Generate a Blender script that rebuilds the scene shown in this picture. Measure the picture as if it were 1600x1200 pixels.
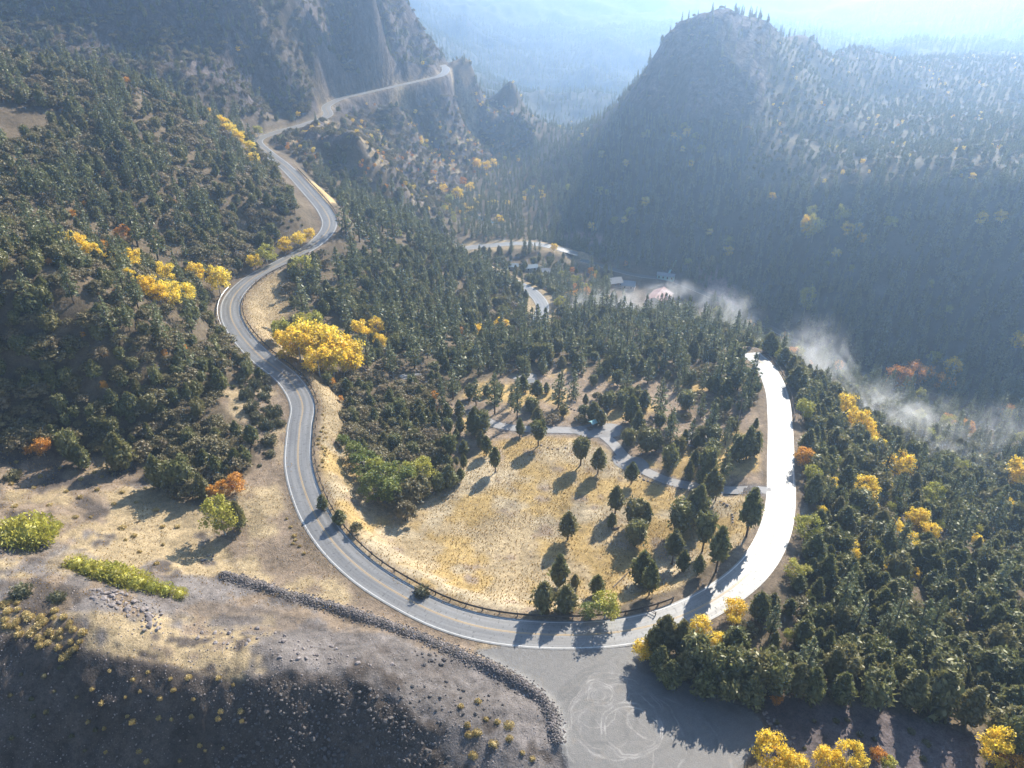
import bpy, bmesh, math, random
import numpy as np
from mathutils import Vector, Matrix, Euler

for _o in list(bpy.data.objects):
    bpy.data.objects.remove(_o, do_unlink=True)
scene = bpy.context.scene
rng = np.random.default_rng(7)
random.seed(7)

# ------------------------------------------------------------------ camera
CAM_H, PITCH, FPX = 130.0, math.radians(30.0), 1130.0      # metres, down-tilt, focal length in 1600-px units
cam_data = bpy.data.cameras.new('camera')
cam = bpy.data.objects.new('camera', cam_data)
scene.collection.objects.link(cam)
cam.location = (0, 0, CAM_H)
cam.rotation_euler = (math.pi / 2 - PITCH, 0, 0)
cam_data.sensor_width = 36.0
cam_data.lens = 36.0 * FPX / 1600.0
cam_data.clip_start, cam_data.clip_end = 1.0, 20000.0
scene.camera = cam

# ------------------------------------------------------------------ light
SUN_AZ, SUN_EL = math.radians(32.0), math.radians(33.0)    # azimuth right of the view direction (+Y)
world = bpy.data.worlds.new('World')
scene.world = world
world.use_nodes = True
wn = world.node_tree
wn.nodes.clear()
wo = wn.nodes.new('ShaderNodeOutputWorld')
wb = wn.nodes.new('ShaderNodeBackground')
ws = wn.nodes.new('ShaderNodeTexSky')
ws.sky_type = 'NISHITA'
ws.sun_disc = False
ws.sun_elevation = SUN_EL
ws.sun_rotation = SUN_AZ
ws.altitude = 2000
ws.dust_density = 1.0
wb.inputs['Strength'].default_value = 0.075
wn.links.new(ws.outputs[0], wb.inputs['Color'])
wn.links.new(wb.outputs[0], wo.inputs['Surface'])
sun_d = bpy.data.lights.new('sun', 'SUN')
sun_d.energy = 5.0
sun_d.angle = math.radians(0.6)
sun_d.color = (1.0, 0.91, 0.77)
sun = bpy.data.objects.new('sun', sun_d)
scene.collection.objects.link(sun)
SUN_DIR = Vector((math.sin(SUN_AZ) * math.cos(SUN_EL), math.cos(SUN_AZ) * math.cos(SUN_EL), math.sin(SUN_EL)))
sun.rotation_euler = SUN_DIR.to_track_quat('Z', 'Y').to_euler()
sun.location = SUN_DIR * 900

scene.view_settings.view_transform = 'Standard'
scene.view_settings.look = 'None'
scene.view_settings.exposure = 1.5
scene.view_settings.gamma = 1.0
scene.view_settings.use_curve_mapping = False
scene.cycles.use_denoising = True
scene.cycles.max_bounces = 8
scene.cycles.diffuse_bounces = 2
scene.cycles.glossy_bounces = 2
scene.cycles.transmission_bounces = 3
scene.cycles.transparent_max_bounces = 8
scene.cycles.volume_bounces = 1
scene.cycles.caustics_reflective = False
scene.cycles.caustics_refractive = False

HAZE_COL, HAZE_D, HAZE_G = (0.46, 0.68, 1.0, 1), 0.00041, 0.68
MIST = [  # picture place, distance, half sizes, density, words
    (1272, 578, 280, 22, 15, 30, .13, 'white plume of mist rising beyond the pale road'),
    (1352, 648, 258, 42, 18, 18, .15, 'broad bank of mist over the right-hand slope'),
    (1460, 720, 240, 26, 14, 14, .10, 'thin mist drifting among the right-hand pines'),
    (1570, 830, 215, 28, 14, 16, .14, 'mist at the right edge of the picture'),
    (950, 475, 372, 46, 16, 13, .13, 'low mist behind the bench-edge pines'),
    (1050, 452, 420, 22, 10, 8, .17, 'small puff of mist over the powerhouse roof'),
    (1120, 492, 345, 28, 14, 17, .14, 'wispy mist above the bench edge'),
    (1400, 660, 280, 90, 26, 14, .05, 'thin veil of mist lying along the right-hand valley'),
    (1190, 560, 300, 24, 12, 14, .13, 'mist tuft just behind the pale road\'s end'),
]

# ------------------------------------------------------------------ pixel <-> place
CP, SP = math.cos(PITCH), math.sin(PITCH)
def ray(px, py):
    u = (np.asarray(px, float) - 800) / FPX
    v = (600 - np.asarray(py, float)) / FPX
    return u, CP + v * SP, -SP + v * CP
def at_z(px, py, z):
    dx, dy, dz = ray(px, py)
    t = (z - CAM_H) / dz
    return dx * t, dy * t, np.asarray(z, float) + 0 * dx
def at_y(px, py, y):
    dx, dy, dz = ray(px, py)
    t = y / dy
    return dx * t, dy * t, CAM_H + dz * t
def project(x, y, z):
    d = y * CP - (z - CAM_H) * SP
    d = np.maximum(d, 1e-3)
    return 800 + FPX * x / d, 600 - FPX * (y * SP + (z - CAM_H) * CP) / d

# ------------------------------------------------------------------ noise (numpy)
def _hash(i, j, s):
    n = (i.astype(np.int64) * 374761393 + j.astype(np.int64) * 668265263 + s * 1442695041) & 0x7fffffff
    n = ((n ^ (n >> 13)) * 1274126177) & 0x7fffffff
    return ((n ^ (n >> 16)) & 0xffff) / 65535.0
def vnoise(x, y, s=0):
    xi, yi = np.floor(x), np.floor(y)
    fx, fy = x - xi, y - yi
    fx = fx * fx * fx * (fx * (fx * 6 - 15) + 10); fy = fy * fy * fy * (fy * (fy * 6 - 15) + 10)
    a, b = _hash(xi, yi, s), _hash(xi + 1, yi, s)
    c, d = _hash(xi, yi + 1, s), _hash(xi + 1, yi + 1, s)
    return (a + (b - a) * fx) * (1 - fy) + (c + (d - c) * fx) * fy
def fbm(x, y, octv=4, s=0):
    t, a, n = 0.0, 0.5, 0.0
    for o in range(octv):
        t = t + a * (vnoise(x, y, s + o * 17) * 2 - 1); n += a
        x, y = 1.62 * x + 1.21 * y, 1.62 * y - 1.21 * x; a *= 0.5
    return t / n
def ridged(x, y, octv=4, s=0):
    t, a, n = 0.0, 0.5, 0.0
    for o in range(octv):
        t = t + a * (1 - np.abs(vnoise(x, y, s + o * 17) * 2 - 1) * 2); n += a
        x, y = 1.62 * x + 1.21 * y, 1.62 * y - 1.21 * x; a *= 0.5
    return t / n
def sstep(a, b, x):
    t = np.clip((x - a) / (b - a), 0, 1)
    return t * t * (3 - 2 * t)
def in_poly(px, py, poly):
    px, py = np.asarray(px, float), np.asarray(py, float)
    inside = np.zeros(px.shape, bool)
    n = len(poly)
    for i in range(n):
        x1, y1 = poly[i]; x2, y2 = poly[(i + 1) % n]
        if y1 == y2: continue
        c = ((y1 > py) != (y2 > py)) & (px < (x2 - x1) * (py - y1) / (y2 - y1) + x1)
        inside ^= c
    return inside

# ------------------------------------------------------------------ roads: pixel, pixel, elevation
def catmull(pts, step):
    pts = np.array(pts, float)
    P = np.vstack([2 * pts[0] - pts[1], pts, 2 * pts[-1] - pts[-2]])
    out = []
    for i in range(1, len(P) - 2):
        p0, p1, p2, p3 = P[i - 1], P[i], P[i + 1], P[i + 2]
        n = max(2, int(np.linalg.norm(p2 - p1) / step))
        t = np.linspace(0, 1, n, endpoint=False)[:, None]
        out.append(0.5 * (2 * p1 + (p2 - p0) * t + (2 * p0 - 5 * p1 + 4 * p2 - p3) * t ** 2 + (3 * p1 - p0 - 3 * p2 + p3) * t ** 3))
    out.append(pts[-1:])
    Q = np.vstack(out)
    d = np.r_[0, np.cumsum(np.linalg.norm(np.diff(Q[:, :2], axis=0), axis=1))]
    s = np.arange(0, d[-1], step)
    Q = np.stack([np.interp(s, d, Q[:, k]) for k in range(3)], 1)
    k = np.ones(9) / 9                                       # even out the grade
    z = np.convolve(np.pad(Q[:, 2], 4, mode='edge'), k, 'valid')
    Q[:, 2] = z
    return Q
MAIN_PX = [(1172, 552, -10), (1195, 572, -8), (1213, 610, -6), (1219, 660, -4), (1220, 725, -3), (1220, 785, -2), (1208, 838, -1), (1180, 885, 0),
           (1130, 928, 0), (1060, 964, 0), (975, 986, 0), (880, 992, 0), (780, 985, 0), (700, 965, 0.3), (630, 932, .7), (565, 890, 1.2), (515, 840, 2), (483, 785, 3),
           (466, 725, 4), (468, 670, 5), (472, 630, 5.6), (450, 592, 6.4), (405, 555, 7.3), (374, 520, 8.2), (360, 490, 9), (366, 462, 10), (395, 434, 11), (440, 410, 12),
           (490, 382, 13), (514, 355, 14.3), (508, 330, 16), (480, 296, 18), (448, 262, 20), (418, 238, 22), (402, 220, 23), (430, 207, 24.5), (480, 193, 26), (512, 180, 27.2),
           (510, 166, 28), (535, 153, 29.5), (570, 145, 30.5), (610, 136, 32), (655, 126, 34), (688, 118, 36), (697, 108, 38), (690, 101, 39)]
main_road = catmull([[float(c) for c in at_z(*p)] for p in MAIN_PX], 1.5)
LOW_PX = [(848, 522, -38), (840, 503, -39), (848, 480, -40), (838, 462, -41), (820, 449, -42), (770, 425, -43), (720, 405, -44), (700, 394, -45), (725, 388, -45), (770, 383, -46), (820, 380, -47), (860, 385, -49), (905, 398, -54)]
low_road = catmull([[float(c) for c in at_z(*p)] for p in LOW_PX], 1.5)
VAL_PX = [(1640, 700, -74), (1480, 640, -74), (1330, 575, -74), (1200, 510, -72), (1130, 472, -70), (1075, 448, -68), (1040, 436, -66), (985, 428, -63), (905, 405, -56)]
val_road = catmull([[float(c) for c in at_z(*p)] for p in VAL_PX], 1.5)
CAMP_PX = [(1205, 768, -2.2), (1160, 768, -4), (1100, 762, -6), (1040, 750, -7), (985, 722, -8), (955, 690, -8.6), (930, 675, -9), (880, 672, -9), (820, 670, -9), (770, 662, -9.6), (735, 640, -10)]
camp_road = catmull([[float(c) for c in at_z(*p)] for p in CAMP_PX], 1.0)
TRACK_PX = [(60, 868, 11), (150, 898, 9), (250, 925, 7.4), (400, 962, 5), (520, 992, 3.6), (620, 1018, 2.5), (700, 1045, 1.8)]

# ------------------------------------------------------------------ terrain control points
C_PX = [  # (px, py, elevation): what is seen there and how high it lies
    (650, 850, -6), (750, 900, -6), (850, 760, -8), (950, 880, -6.5), (1000, 800, -7), (900, 690, -9), (850, 925, -5.5), (950, 925, -5), (1050, 880, -5.5), (1120, 820, -4.5), (560, 830, -2.5), (680, 905, -4),
    (560, 740, -3), (620, 780, -5), (700, 720, -7), (800, 650, -9.5), (900, 620, -11), (1000, 620, -11), (1100, 650, -9), (1100, 600, -12), (1000, 560, -15), (900, 560, -16), (800, 560, -15), (1150, 700, -5),
    (1160, 562, -14), (1100, 540, -20), (1000, 520, -25), (900, 505, -32), (700, 600, -11), (640, 560, -8), (560, 520, -4), (500, 480, 3), (430, 470, 7), (510, 590, 1),
    (530, 660, -1), (500, 420, 9), (560, 420, 2), (640, 440, -10), (720, 450, -22), (790, 470, -33), (560, 345, 9), (620, 360, -4), (680, 375, -24), (750, 520, -24), (810, 500, -32),
    # valley floor
    (1590, 690, -72), (1500, 660, -73), (1400, 600, -74), (1300, 555, -74), (1180, 500, -72), (1030, 475, -70), (960, 440, -66), (900, 420, -60), (850, 420, -52), (820, 410, -50),
    (740, 340, -46), (715, 290, -45), (760, 255, -46), (830, 240, -68), (900, 200, -105), (950, 165, -130), (800, 330, -50), (850, 300, -49), (680, 330, -36),
    # slope under the cliff road
    (640, 290, -28), (600, 320, -14), (560, 270, 6), (600, 230, -2), (660, 220, -16), (520, 250, 14), (480, 240, 20), (700, 190, -12), (740, 220, -34), (620, 170, 18), (760, 200, -30),
    # left dark spur and gully
    (0, 700, 15), (0, 550, 35), (0, 420, 54), (200, 600, 22), (200, 500, 36), (330, 600, 12), (200, 700, 8), (300, 760, 5), (330, 540, 13), (120, 470, 44), (280, 480, 26),
    (420, 640, 7), (400, 720, 5), (410, 820, 3), (100, 370, 46), (220, 420, 30), (320, 445, 15), (200, 330, 43), (0, 360, 53), (0, 300, 60), (0, 200, 73), (0, 95, 92), (200, 250, 58), (200, 135, 78),
    (100, 110, 86), (380, 205, 38), (300, 170, 62), (300, 300, 40), (400, 330, 27), (450, 300, 24), (470, 350, 19), (400, 380, 16), (380, 260, 34),
    # gravel hill in front
    (0, 800, 15), (100, 800, 11), (0, 900, 15), (200, 850, 6.5), (350, 900, 3), (350, 820, 3), (500, 960, 2), (600, 960, 1), (700, 1025, 1), (800, 1040, 0), (430, 880, 1.5),
    (0, 985, 14), (150, 1010, 12), (370, 1050, 8.5), (470, 1040, 7.6), (560, 1050, 6.5), (640, 1100, 4), (700, 1160, 1.5), (300, 980, 7), (500, 1020, 5.5), (780, 1120, 2.2), (820, 1180, 1),
    (100, 1100, 5.0), (250, 1120, 4.0), (400, 1140, 1.5), (500, 1130, 1.2), (590, 1170, 0.0), (640, 1200, -1.5), (100, 1195, -2), (400, 1195, -3), (550, 1200, -3.5), (250, 1195, -2.5), (0, 1100, 5.5),
    # pull-out and lower right slope
    (860, 1030, 0), (950, 1100, 0), (950, 1190, 0), (1100, 1150, 0), (1060, 1050, 0), (1180, 1180, 0.2), (890, 1150, 0), (1050, 1010, 0), (1200, 1050, -0.4), (1300, 1150, 0), (1500, 1150, -2), (1590, 1190, -3), (1300, 950, -4),
    (1500, 1000, -11), (1590, 900, -24), (1400, 850, -17), (1300, 800, -11), (1300, 700, -17), (1262, 640, -13), (1260, 740, -6), (1350, 680, -31), (1450, 750, -38), (1590, 850, -40), (1500, 700, -60), (1590, 760, -60),
    (1270, 600, -38), (1220, 560, -40), (1250, 850, -3.5), (1150, 530, -40), (1000, 495, -48),
]
C_Y = [  # (px, py, distance): crests and faces whose distance shows better than their height
    # right mountain
    (1115, 15, 700), (1060, 38, 702), (1010, 112, 712), (960, 172, 716), (920, 228, 690), (885, 285, 650), (1180, 30, 720), (1260, 55, 760), (1330, 75, 830),
    (1100, 100, 655), (1040, 160, 655), (1120, 180, 615), (1000, 240, 620), (1100, 260, 575), (960, 300, 600), (900, 340, 580), (1000, 350, 545), (1100, 350, 530), (1100, 425, 492), (1000, 400, 515), (900, 385, 550),
    (1200, 120, 660), (1200, 200, 600), (1180, 270, 555), (1200, 350, 512), (1200, 430, 470),
    (1300, 300, 490), (1400, 298, 470), (1500, 290, 455), (1598, 285, 445), (1300, 400, 450), (1400, 400, 432), (1500, 400, 418), (1598, 400, 405), (1300, 480, 415), (1400, 500, 398), (1500, 510, 385), (1598, 520, 372), (1400, 555, 375), (1598, 590, 350),
    (1300, 220, 600), (1400, 220, 580), (1500, 210, 570), (1598, 200, 560), (1300, 150, 720), (1400, 150, 740), (1500, 150, 730), (1598, 145, 720), (1400, 95, 900), (1500, 95, 950), (1598, 90, 950),
    # shoulder beyond the bend
    (735, 98, 850), (800, 125, 885), (850, 190, 850), (800, 180, 830), (720, 130, 820),
    # cliffs on the left
    (490, 140, 652), (484, 60, 668), (478, 0, 680), (440, 100, 622), (420, 170, 598), (440, 0, 655), (540, 110, 722), (560, 40, 742), (600, 100, 752), (600, 40, 764), (590, 0, 772), (650, 105, 788), (640, 40, 806), (622, 0, 815), (674, 100, 803),
    (300, 100, 566), (350, 40, 604), (350, 130, 560), (200, 60, 578), (200, 0, 602), (60, 40, 570), (0, 0, 596), (330, 0, 620), (400, 30, 622), (250, 110, 548), (120, 90, 540),
]
C_W = [  # places the frame does not show, and the far mountains: x, y, z
    (-180, 470, 42), (-290, 480, 62), (-110, 520, 30), (-281, 680, 190), (-380, 690, 210), (-200, 740, 200), (-500, 660, 210), (-281, 800, 290), (-130, 730, 150), (-420, 900, 330), (-250, 950, 300), (-210, 950, 240), (-640, 800, 330), (-60, 960, -20), (0, 930, -20), (30, 1000, -75), (-900, 900, 380), (-160, 860, 190), (-260, 840, 220), (-700, 1300, 420), (-420, 1400, 260), (-300, 1150, 180),
    (-300, 200, 95), (-300, 120, 70), (-260, 300, 110), (-420, 420, 150), (-500, 600, 170), (-220, 60, 25), (-120, 60, -10), (0, 55, -8), (60, 60, -4), (120, 60, -6), (200, 80, -15), (0, 30, -12), (-300, 40, 10), (300, 40, -30),
    (240, 160, -50), (300, 250, -70), (420, 330, -65), (500, 420, 0), (560, 560, 15), (600, 700, 25), (700, 900, 50), (900, 1100, 60), (1100, 800, 60), (330, 200, -65), (400, 120, -55),
    (100, 1150, -105), (250, 1050, -60), (450, 1150, 0), (0, 1350, -110), (150, 1500, -125), (400, 1500, -70), (800, 1500, 5), (-50, 1800, -95), (200, 1900, -100), (600, 1900, -40), (1100, 1700, 20), (-350, 1900, 60), (1000, 1350, 30), (330, 900, -20), (200, 850, -40), (-150, 1450, -70), (-100, 1150, -30), (-120, 900, 60),
    (0, 2300, -40), (400, 2400, -30), (900, 2400, 20), (1500, 2300, 80), (-500, 2400, 160), (-1200, 1800, 300), (-1500, 2400, 400), (-100, 2800, 130), (500, 2900, 140), (1100, 2900, 170), (1800, 2900, 220), (-900, 3000, 320), (0, 3300, 380), (900, 3300, 380), (2200, 3300, 360), (-2200, 3300, 480), (2600, 2600, 420), (1900, 1500, 190), (1500, 1000, 140),
]
ctrl = [[float(c) for c in at_z(*p)] for p in C_PX] + [[float(c) for c in at_y(*p)] for p in C_Y] + [list(map(float, p)) for p in C_W]
for rd, n in ((main_road, 14), (low_road, 14), (val_road, 20)):
    ctrl += [list(q) for q in rd[::n]]
ctrl = np.array(ctrl)
def mq(d2, c2=50.0):
    return np.sqrt(d2 + c2)
def rbf_fit(C):
    n = len(C)
    d2 = ((C[:, None, :2] - C[None, :, :2]) ** 2).sum(2)
    A = np.zeros((n + 1, n + 1))
    A[:n, :n] = mq(d2) - np.eye(n) * 0.6
    A[:n, n] = A[n, :n] = 1
    return np.linalg.solve(A, np.r_[C[:, 2], 0])
rbf_w = rbf_fit(ctrl)
def rbf_eval(x, y):
    out = np.full(x.shape, rbf_w[-1])
    for (cx, cy, _), w in zip(ctrl, rbf_w[:-1]):
        out += w * np.sqrt((x - cx) ** 2 + (y - cy) ** 2 + 50.0)
    return out

# ------------------------------------------------------------------ the ground sheet
Y0, Y1 = 28.0, 3400.0
NR, NC = 820, 680
def row_y(j): return Y0 * (Y1 / Y0) ** (j / (NR - 1.0))
def half_w(y): return 0.80 * y + 85.0
_jj = np.arange(NR)[:, None]; _tt = np.linspace(-1, 1, NC)[None, :]
GY = row_y(_jj) + 0 * _tt
GX = _tt * half_w(GY)
# coarse evaluation, then refined: the smooth part
GZ = rbf_eval(GX, GY)
GZ = np.where(GZ > 150, 150 + 130 * (1 - np.exp(-(GZ - 150) / 130)), GZ)
gpx, gpy = project(GX, GY, GZ)
# ------------------------------------------------------------------ land cover, drawn from what the photo shows where
P_MEADOW = [(495, 700), (505, 800), (560, 870), (640, 925), (740, 960), (860, 965), (960, 955), (1060, 920), (1150, 860), (1190, 800), (1180, 770), (1040, 755), (985, 735), (930, 690), (840, 680), (770, 690), (740, 720), (700, 760), (640, 800), (600, 790), (560, 740), (540, 690)]
P_BANK = [(372, 470), (395, 440), (440, 425), (455, 470), (440, 520), (480, 580), (530, 620), (545, 690), (520, 720), (498, 700), (505, 650), (480, 600), (420, 550), (375, 515)]
P_CAMP = [(690, 640), (740, 600), (860, 570), (1000, 590), (1100, 600), (1185, 640), (1190, 775), (1040, 760), (985, 735), (930, 690), (840, 690), (740, 725), (700, 720)]
P_GRAVEL = [(-300, 690), (0, 705), (200, 720), (260, 770), (330, 800), (380, 900), (480, 945), (600, 985), (700, 1020), (790, 1060), (860, 1110), (880, 1170), (880, 1300), (640, 1300), (-300, 1300)]
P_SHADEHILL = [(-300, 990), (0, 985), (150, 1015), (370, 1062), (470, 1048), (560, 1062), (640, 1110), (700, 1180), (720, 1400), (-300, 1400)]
P_ROADSIDE = [(340, 620), (380, 590), (450, 620), (455, 700), (440, 760), (450, 820), (500, 880), (570, 930), (650, 965), (760, 1000), (870, 1010), (800, 1050), (700, 1020), (480, 945), (350, 900), (300, 830), (330, 790), (390, 740), (400, 690)]
P_PULLOUT = [(800, 1006), (880, 1010), (990, 1006), (1010, 1030), (1060, 1060), (1120, 1085), (1180, 1110), (1195, 1135), (1180, 1165), (1160, 1200), (1130, 1330), (900, 1330), (885, 1200), (872, 1150), (850, 1090), (800, 1050), (740, 1015)]
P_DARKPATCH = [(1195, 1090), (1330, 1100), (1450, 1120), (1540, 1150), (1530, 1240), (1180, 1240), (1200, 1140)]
P_CLIFF = [(-200, -400), (0, -50), (0, 70), (200, 125), (380, 185), (500, 175), (560, 142), (690, 112), (700, 90), (640, -60), (600, -400)]
P_UNDER = [(420, 225), (500, 190), (560, 150), (690, 122), (760, 150), (840, 200), (830, 240), (760, 250), (720, 300), (690, 340), (620, 310), (540, 290), (520, 320), (450, 255)]
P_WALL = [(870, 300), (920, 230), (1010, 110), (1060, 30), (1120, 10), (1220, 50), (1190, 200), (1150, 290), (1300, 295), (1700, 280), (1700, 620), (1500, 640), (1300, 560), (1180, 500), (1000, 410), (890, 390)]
P_BENCH = [(1200, 60), (1330, 75), (1420, 70), (1750, 60), (1750, 285), (1300, 300), (1150, 290), (1190, 200)]
P_FLAT = [(460, 275), (478, 285), (528, 318), (518, 326), (492, 310), (466, 290)]
def cover_mask(poly, y0=0, y1=1e9, jit=0.0):
    ox = fbm(GX / 9, GY / 9, 3, 5) * jit * 1600 / np.maximum(GY + 60, 120) * 1.0
    oy = fbm(GX / 9 + 40, GY / 9, 3, 9) * jit * 1000 / np.maximum(GY + 60, 120)
    return (in_poly(gpx + ox, gpy + oy, poly) & (GY > y0) & (GY < y1)).astype(float)
def blur(m, n=1):
    for _ in range(n):
        p = np.pad(m, 1, mode='edge')
        m = (p[:-2, 1:-1] + p[2:, 1:-1] + p[1:-1, :-2] + p[1:-1, 2:] + 2 * m) / 6
    return m
m_meadow, m_bank, m_camp = cover_mask(P_MEADOW, 0, 330, 1), cover_mask(P_BANK, 0, 330, 1), cover_mask(P_CAMP, 0, 330, 1)
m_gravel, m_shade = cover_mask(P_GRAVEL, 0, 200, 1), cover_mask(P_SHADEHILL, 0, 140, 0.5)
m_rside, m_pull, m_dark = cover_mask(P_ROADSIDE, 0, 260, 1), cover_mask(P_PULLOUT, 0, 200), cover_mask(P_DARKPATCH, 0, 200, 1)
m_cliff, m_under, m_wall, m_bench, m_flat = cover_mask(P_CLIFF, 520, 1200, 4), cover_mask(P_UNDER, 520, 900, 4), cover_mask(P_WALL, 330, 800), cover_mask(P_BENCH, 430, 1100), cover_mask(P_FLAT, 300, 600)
m_flatland = np.clip(m_meadow + m_camp + m_pull, 0, 1)

# fine relief of the ground: rock ribs on the cliffs, rough scree, gentle swells elsewhere
rough = 1 - blur(m_flatland, 14)
b_cliff, b_under, b_wall = blur(m_cliff, 10), blur(m_under, 8), blur(m_wall, 10)
GZ = GZ + rough * (fbm(GX / 28, GY / 28, 4, 1) * 1.1 + fbm(GX / 6, GY / 6, 3, 2) * 0.28)
GZ += b_cliff * (ridged(GX / 80, GY / 150, 4, 3) * 8 + ridged(GX / 24, GY / 40, 4, 4) * 6.0 + ridged(GX / 10, GY / 16, 3, 44) * 3.2)
GZ += b_under * (ridged(GX / 48 + GY / 160, GY / 110, 4, 6) * 8 + ridged(GX / 15, GY / 24, 3, 8) * 3.0)
_pk = b_wall * sstep(-10, 60, GZ)
GZ += _pk * (ridged(GX / 40, GY / 70, 4, 11) * 7 + ridged(GX / 13, GY / 20, 3, 12) * 2.5) + (b_wall - _pk) * fbm(GX / 35, GY / 35, 4, 13) * 4
GZ += sstep(900, 1300, GY) * (ridged(GX / 420, GY / 420, 5, 15) * 75 + fbm(GX / 120, GY / 120, 4, 16) * 14)
GZ += blur(m_gravel, 3) * (fbm(GX / 2.2, GY / 2.2, 3, 21) * 0.26 + fbm(GX / 9, GY / 9, 3, 22) * 0.8) + blur(m_shade, 3) * (fbm(GX / 3.0, GY / 3.0, 3, 23) * 0.6 + ridged(GX / 8, GY / 14, 3, 27) * 0.7)
GZ += blur(m_meadow, 2) * (fbm(GX / 3.5, GY / 3.5, 3, 24) * 0.10 + fbm(GX / 18, GY / 18, 3, 25) * 0.30)
GZ += m_bench * fbm(GX / 60, GY / 60, 4, 26) * 6

# smooth ways cut into it
def dist_to(path, reach):
    """distance from each ground vertex to a way and the way's height there (only within reach)"""
    D = np.full(GX.shape, 1e6); Z = np.zeros(GX.shape)
    for (x, y, z) in path:
        j0 = int(max(0, math.log(max(y - reach, Y0) / Y0) / math.log(Y1 / Y0) * (NR - 1)))
        j1 = int(min(NR, math.log(max(y + reach, Y0) / Y0) / math.log(Y1 / Y0) * (NR - 1) + 2))
        hw = half_w(max(y - reach, Y0)); hx = half_w(y + reach)
        lo = min((x - reach) / hw, (x - reach) / hx); hi = max((x + reach) / hw, (x + reach) / hx)
        i0, i1 = int(max(0, (lo + 1) / 2 * (NC - 1))), int(min(NC, (hi + 1) / 2 * (NC - 1) + 2))
        if j1 <= j0 or i1 <= i0: continue
        d = np.hypot(GX[j0:j1, i0:i1] - x, GY[j0:j1, i0:i1] - y)
        s = D[j0:j1, i0:i1]; u = d < s
        s[u] = d[u]; Z[j0:j1, i0:i1][u] = z
    return D, Z
D_main, Z_main = dist_to(main_road, 22)
D_low, Z_low = dist_to(low_road, 18)
D_val, Z_val = dist_to(val_road, 18)
D_camp, Z_camp = dist_to(camp_road, 12)
BERM_PX = [(348, 900), (390, 912), (440, 927), (500, 944), (560, 963), (620, 983), (680, 1006), (740, 1032), (790, 1055), (830, 1080), (855, 1105), (868, 1135), (872, 1165)]
# pull-out is one level apron beside the road
GZ = GZ * (1 - blur(m_pull, 2)) + blur(m_pull, 2) * -0.03
def cut(D, Z, flat, fade, sink):
    global GZ
    w = sstep(flat, flat + fade, D)
    GZ = np.where(D < 1e5, (Z - sink) * (1 - w) + GZ * w, GZ)
cut(D_camp, GZ * 0 + 0 if False else np.where(D_camp < 1e5, Z_camp, 0), 2.2, 6, 0.08)
cut(D_low, Z_low, 5.2, 9, 0.15)
cut(D_val, Z_val, 4.4, 9, 0.15)
_far = GY > 500
GZ0 = GZ.copy(); cut(D_main, Z_main, 5.6, 8.5, 0.15); GZn = GZ; GZ = GZ0; cut(D_main, Z_main, 4.3, 5.5, 0.15); GZ = np.where(_far, GZ, GZn)

def ground_z(x, y):
    x, y = np.asarray(x, float), np.asarray(y, float)
    j = np.clip(np.log(np.maximum(y, Y0) / Y0) / math.log(Y1 / Y0) * (NR - 1), 0, NR - 1.001)
    i = np.clip((x / half_w(y) + 1) / 2 * (NC - 1), 0, NC - 1.001)
    j0, i0 = j.astype(int), i.astype(int); fj, fi = j - j0, i - i0
    return (GZ[j0, i0] * (1 - fi) + GZ[j0, i0 + 1] * fi) * (1 - fj) + (GZ[j0 + 1, i0] * (1 - fi) + GZ[j0 + 1, i0 + 1] * fi) * fj
def grid_get(A, x, y):
    j = np.clip(np.rint(np.log(np.maximum(np.asarray(y, float), Y0) / Y0) / math.log(Y1 / Y0) * (NR - 1)), 0, NR - 1).astype(int)
    i = np.clip(np.rint((np.asarray(x, float) / half_w(np.asarray(y, float)) + 1) / 2 * (NC - 1)), 0, NC - 1).astype(int)
    return A[j, i]
_T = 60.0 * (2600 / 60.0) ** (np.linspace(0, 1, 900))
def hit(px, py):
    """the place on the ground that a pixel looks at"""
    dx, dy, dz = ray(px, py)
    y = _T; t = y / dy
    z = CAM_H + dz * t
    g = ground_z(dx * t, y)
    k = np.argmax(z < g)
    if k == 0: k = len(_T) - 1
    a, b = _T[k - 1], _T[k]
    for _ in range(18):
        m = (a + b) / 2
        if CAM_H + dz * m / dy < ground_z(dx * m / dy, m): b = m
        else: a = m
    return float(dx * b / dy), float(b), float(ground_z(dx * b / dy, b))

berm = catmull([hit(*p) for p in BERM_PX], 0.6)
D_berm, _ = dist_to(berm, 6)
GZ += (.85 + .5 * fbm(GX / 5, GY / 5, 2, 71)) * np.exp(-(D_berm / (1.3 + .4 * fbm(GX / 7, GY / 7, 2, 72))) ** 2)
track = catmull([hit(p[0], p[1]) for p in TRACK_PX], 1.0)
D_track, Z_track = dist_to(track, 8)
GZ -= .22 * np.exp(-(D_track / 2.2) ** 2)

# ------------------------------------------------------------------ base colours of the cover (albedo, with shade painted into scree and the dark patch)
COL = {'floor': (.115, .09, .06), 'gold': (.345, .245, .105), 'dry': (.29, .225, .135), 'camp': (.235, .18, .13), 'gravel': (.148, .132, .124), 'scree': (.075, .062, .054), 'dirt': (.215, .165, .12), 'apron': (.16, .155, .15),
       'rock': (.125, .104, .098), 'slope': (.105, .082, .056), 'far': (.075, .075, .06), 'wall': (.06, .06, .05), 'shadow_purple': (.12, .10, .10), 'bench': (.125, .11, .08), 'red': (.27, .20, .19), 'hay': (.52, .38, .18), 'track': (.105, .092, .086), 'straw': (.33, .27, .18)}
GC = np.empty(GX.shape + (3,)); GC[:] = COL['floor']
def lay(mask, col, soft=2, noise=None):
    global GC
    m = blur(mask, soft)[..., None]
    GC = GC * (1 - m) + np.array(COL[col]) * m
n1, n2, n3 = fbm(GX / 14, GY / 14, 4, 31), fbm(GX / 4, GY / 4, 3, 32), fbm(GX / 40, GY / 40, 3, 33)
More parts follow.
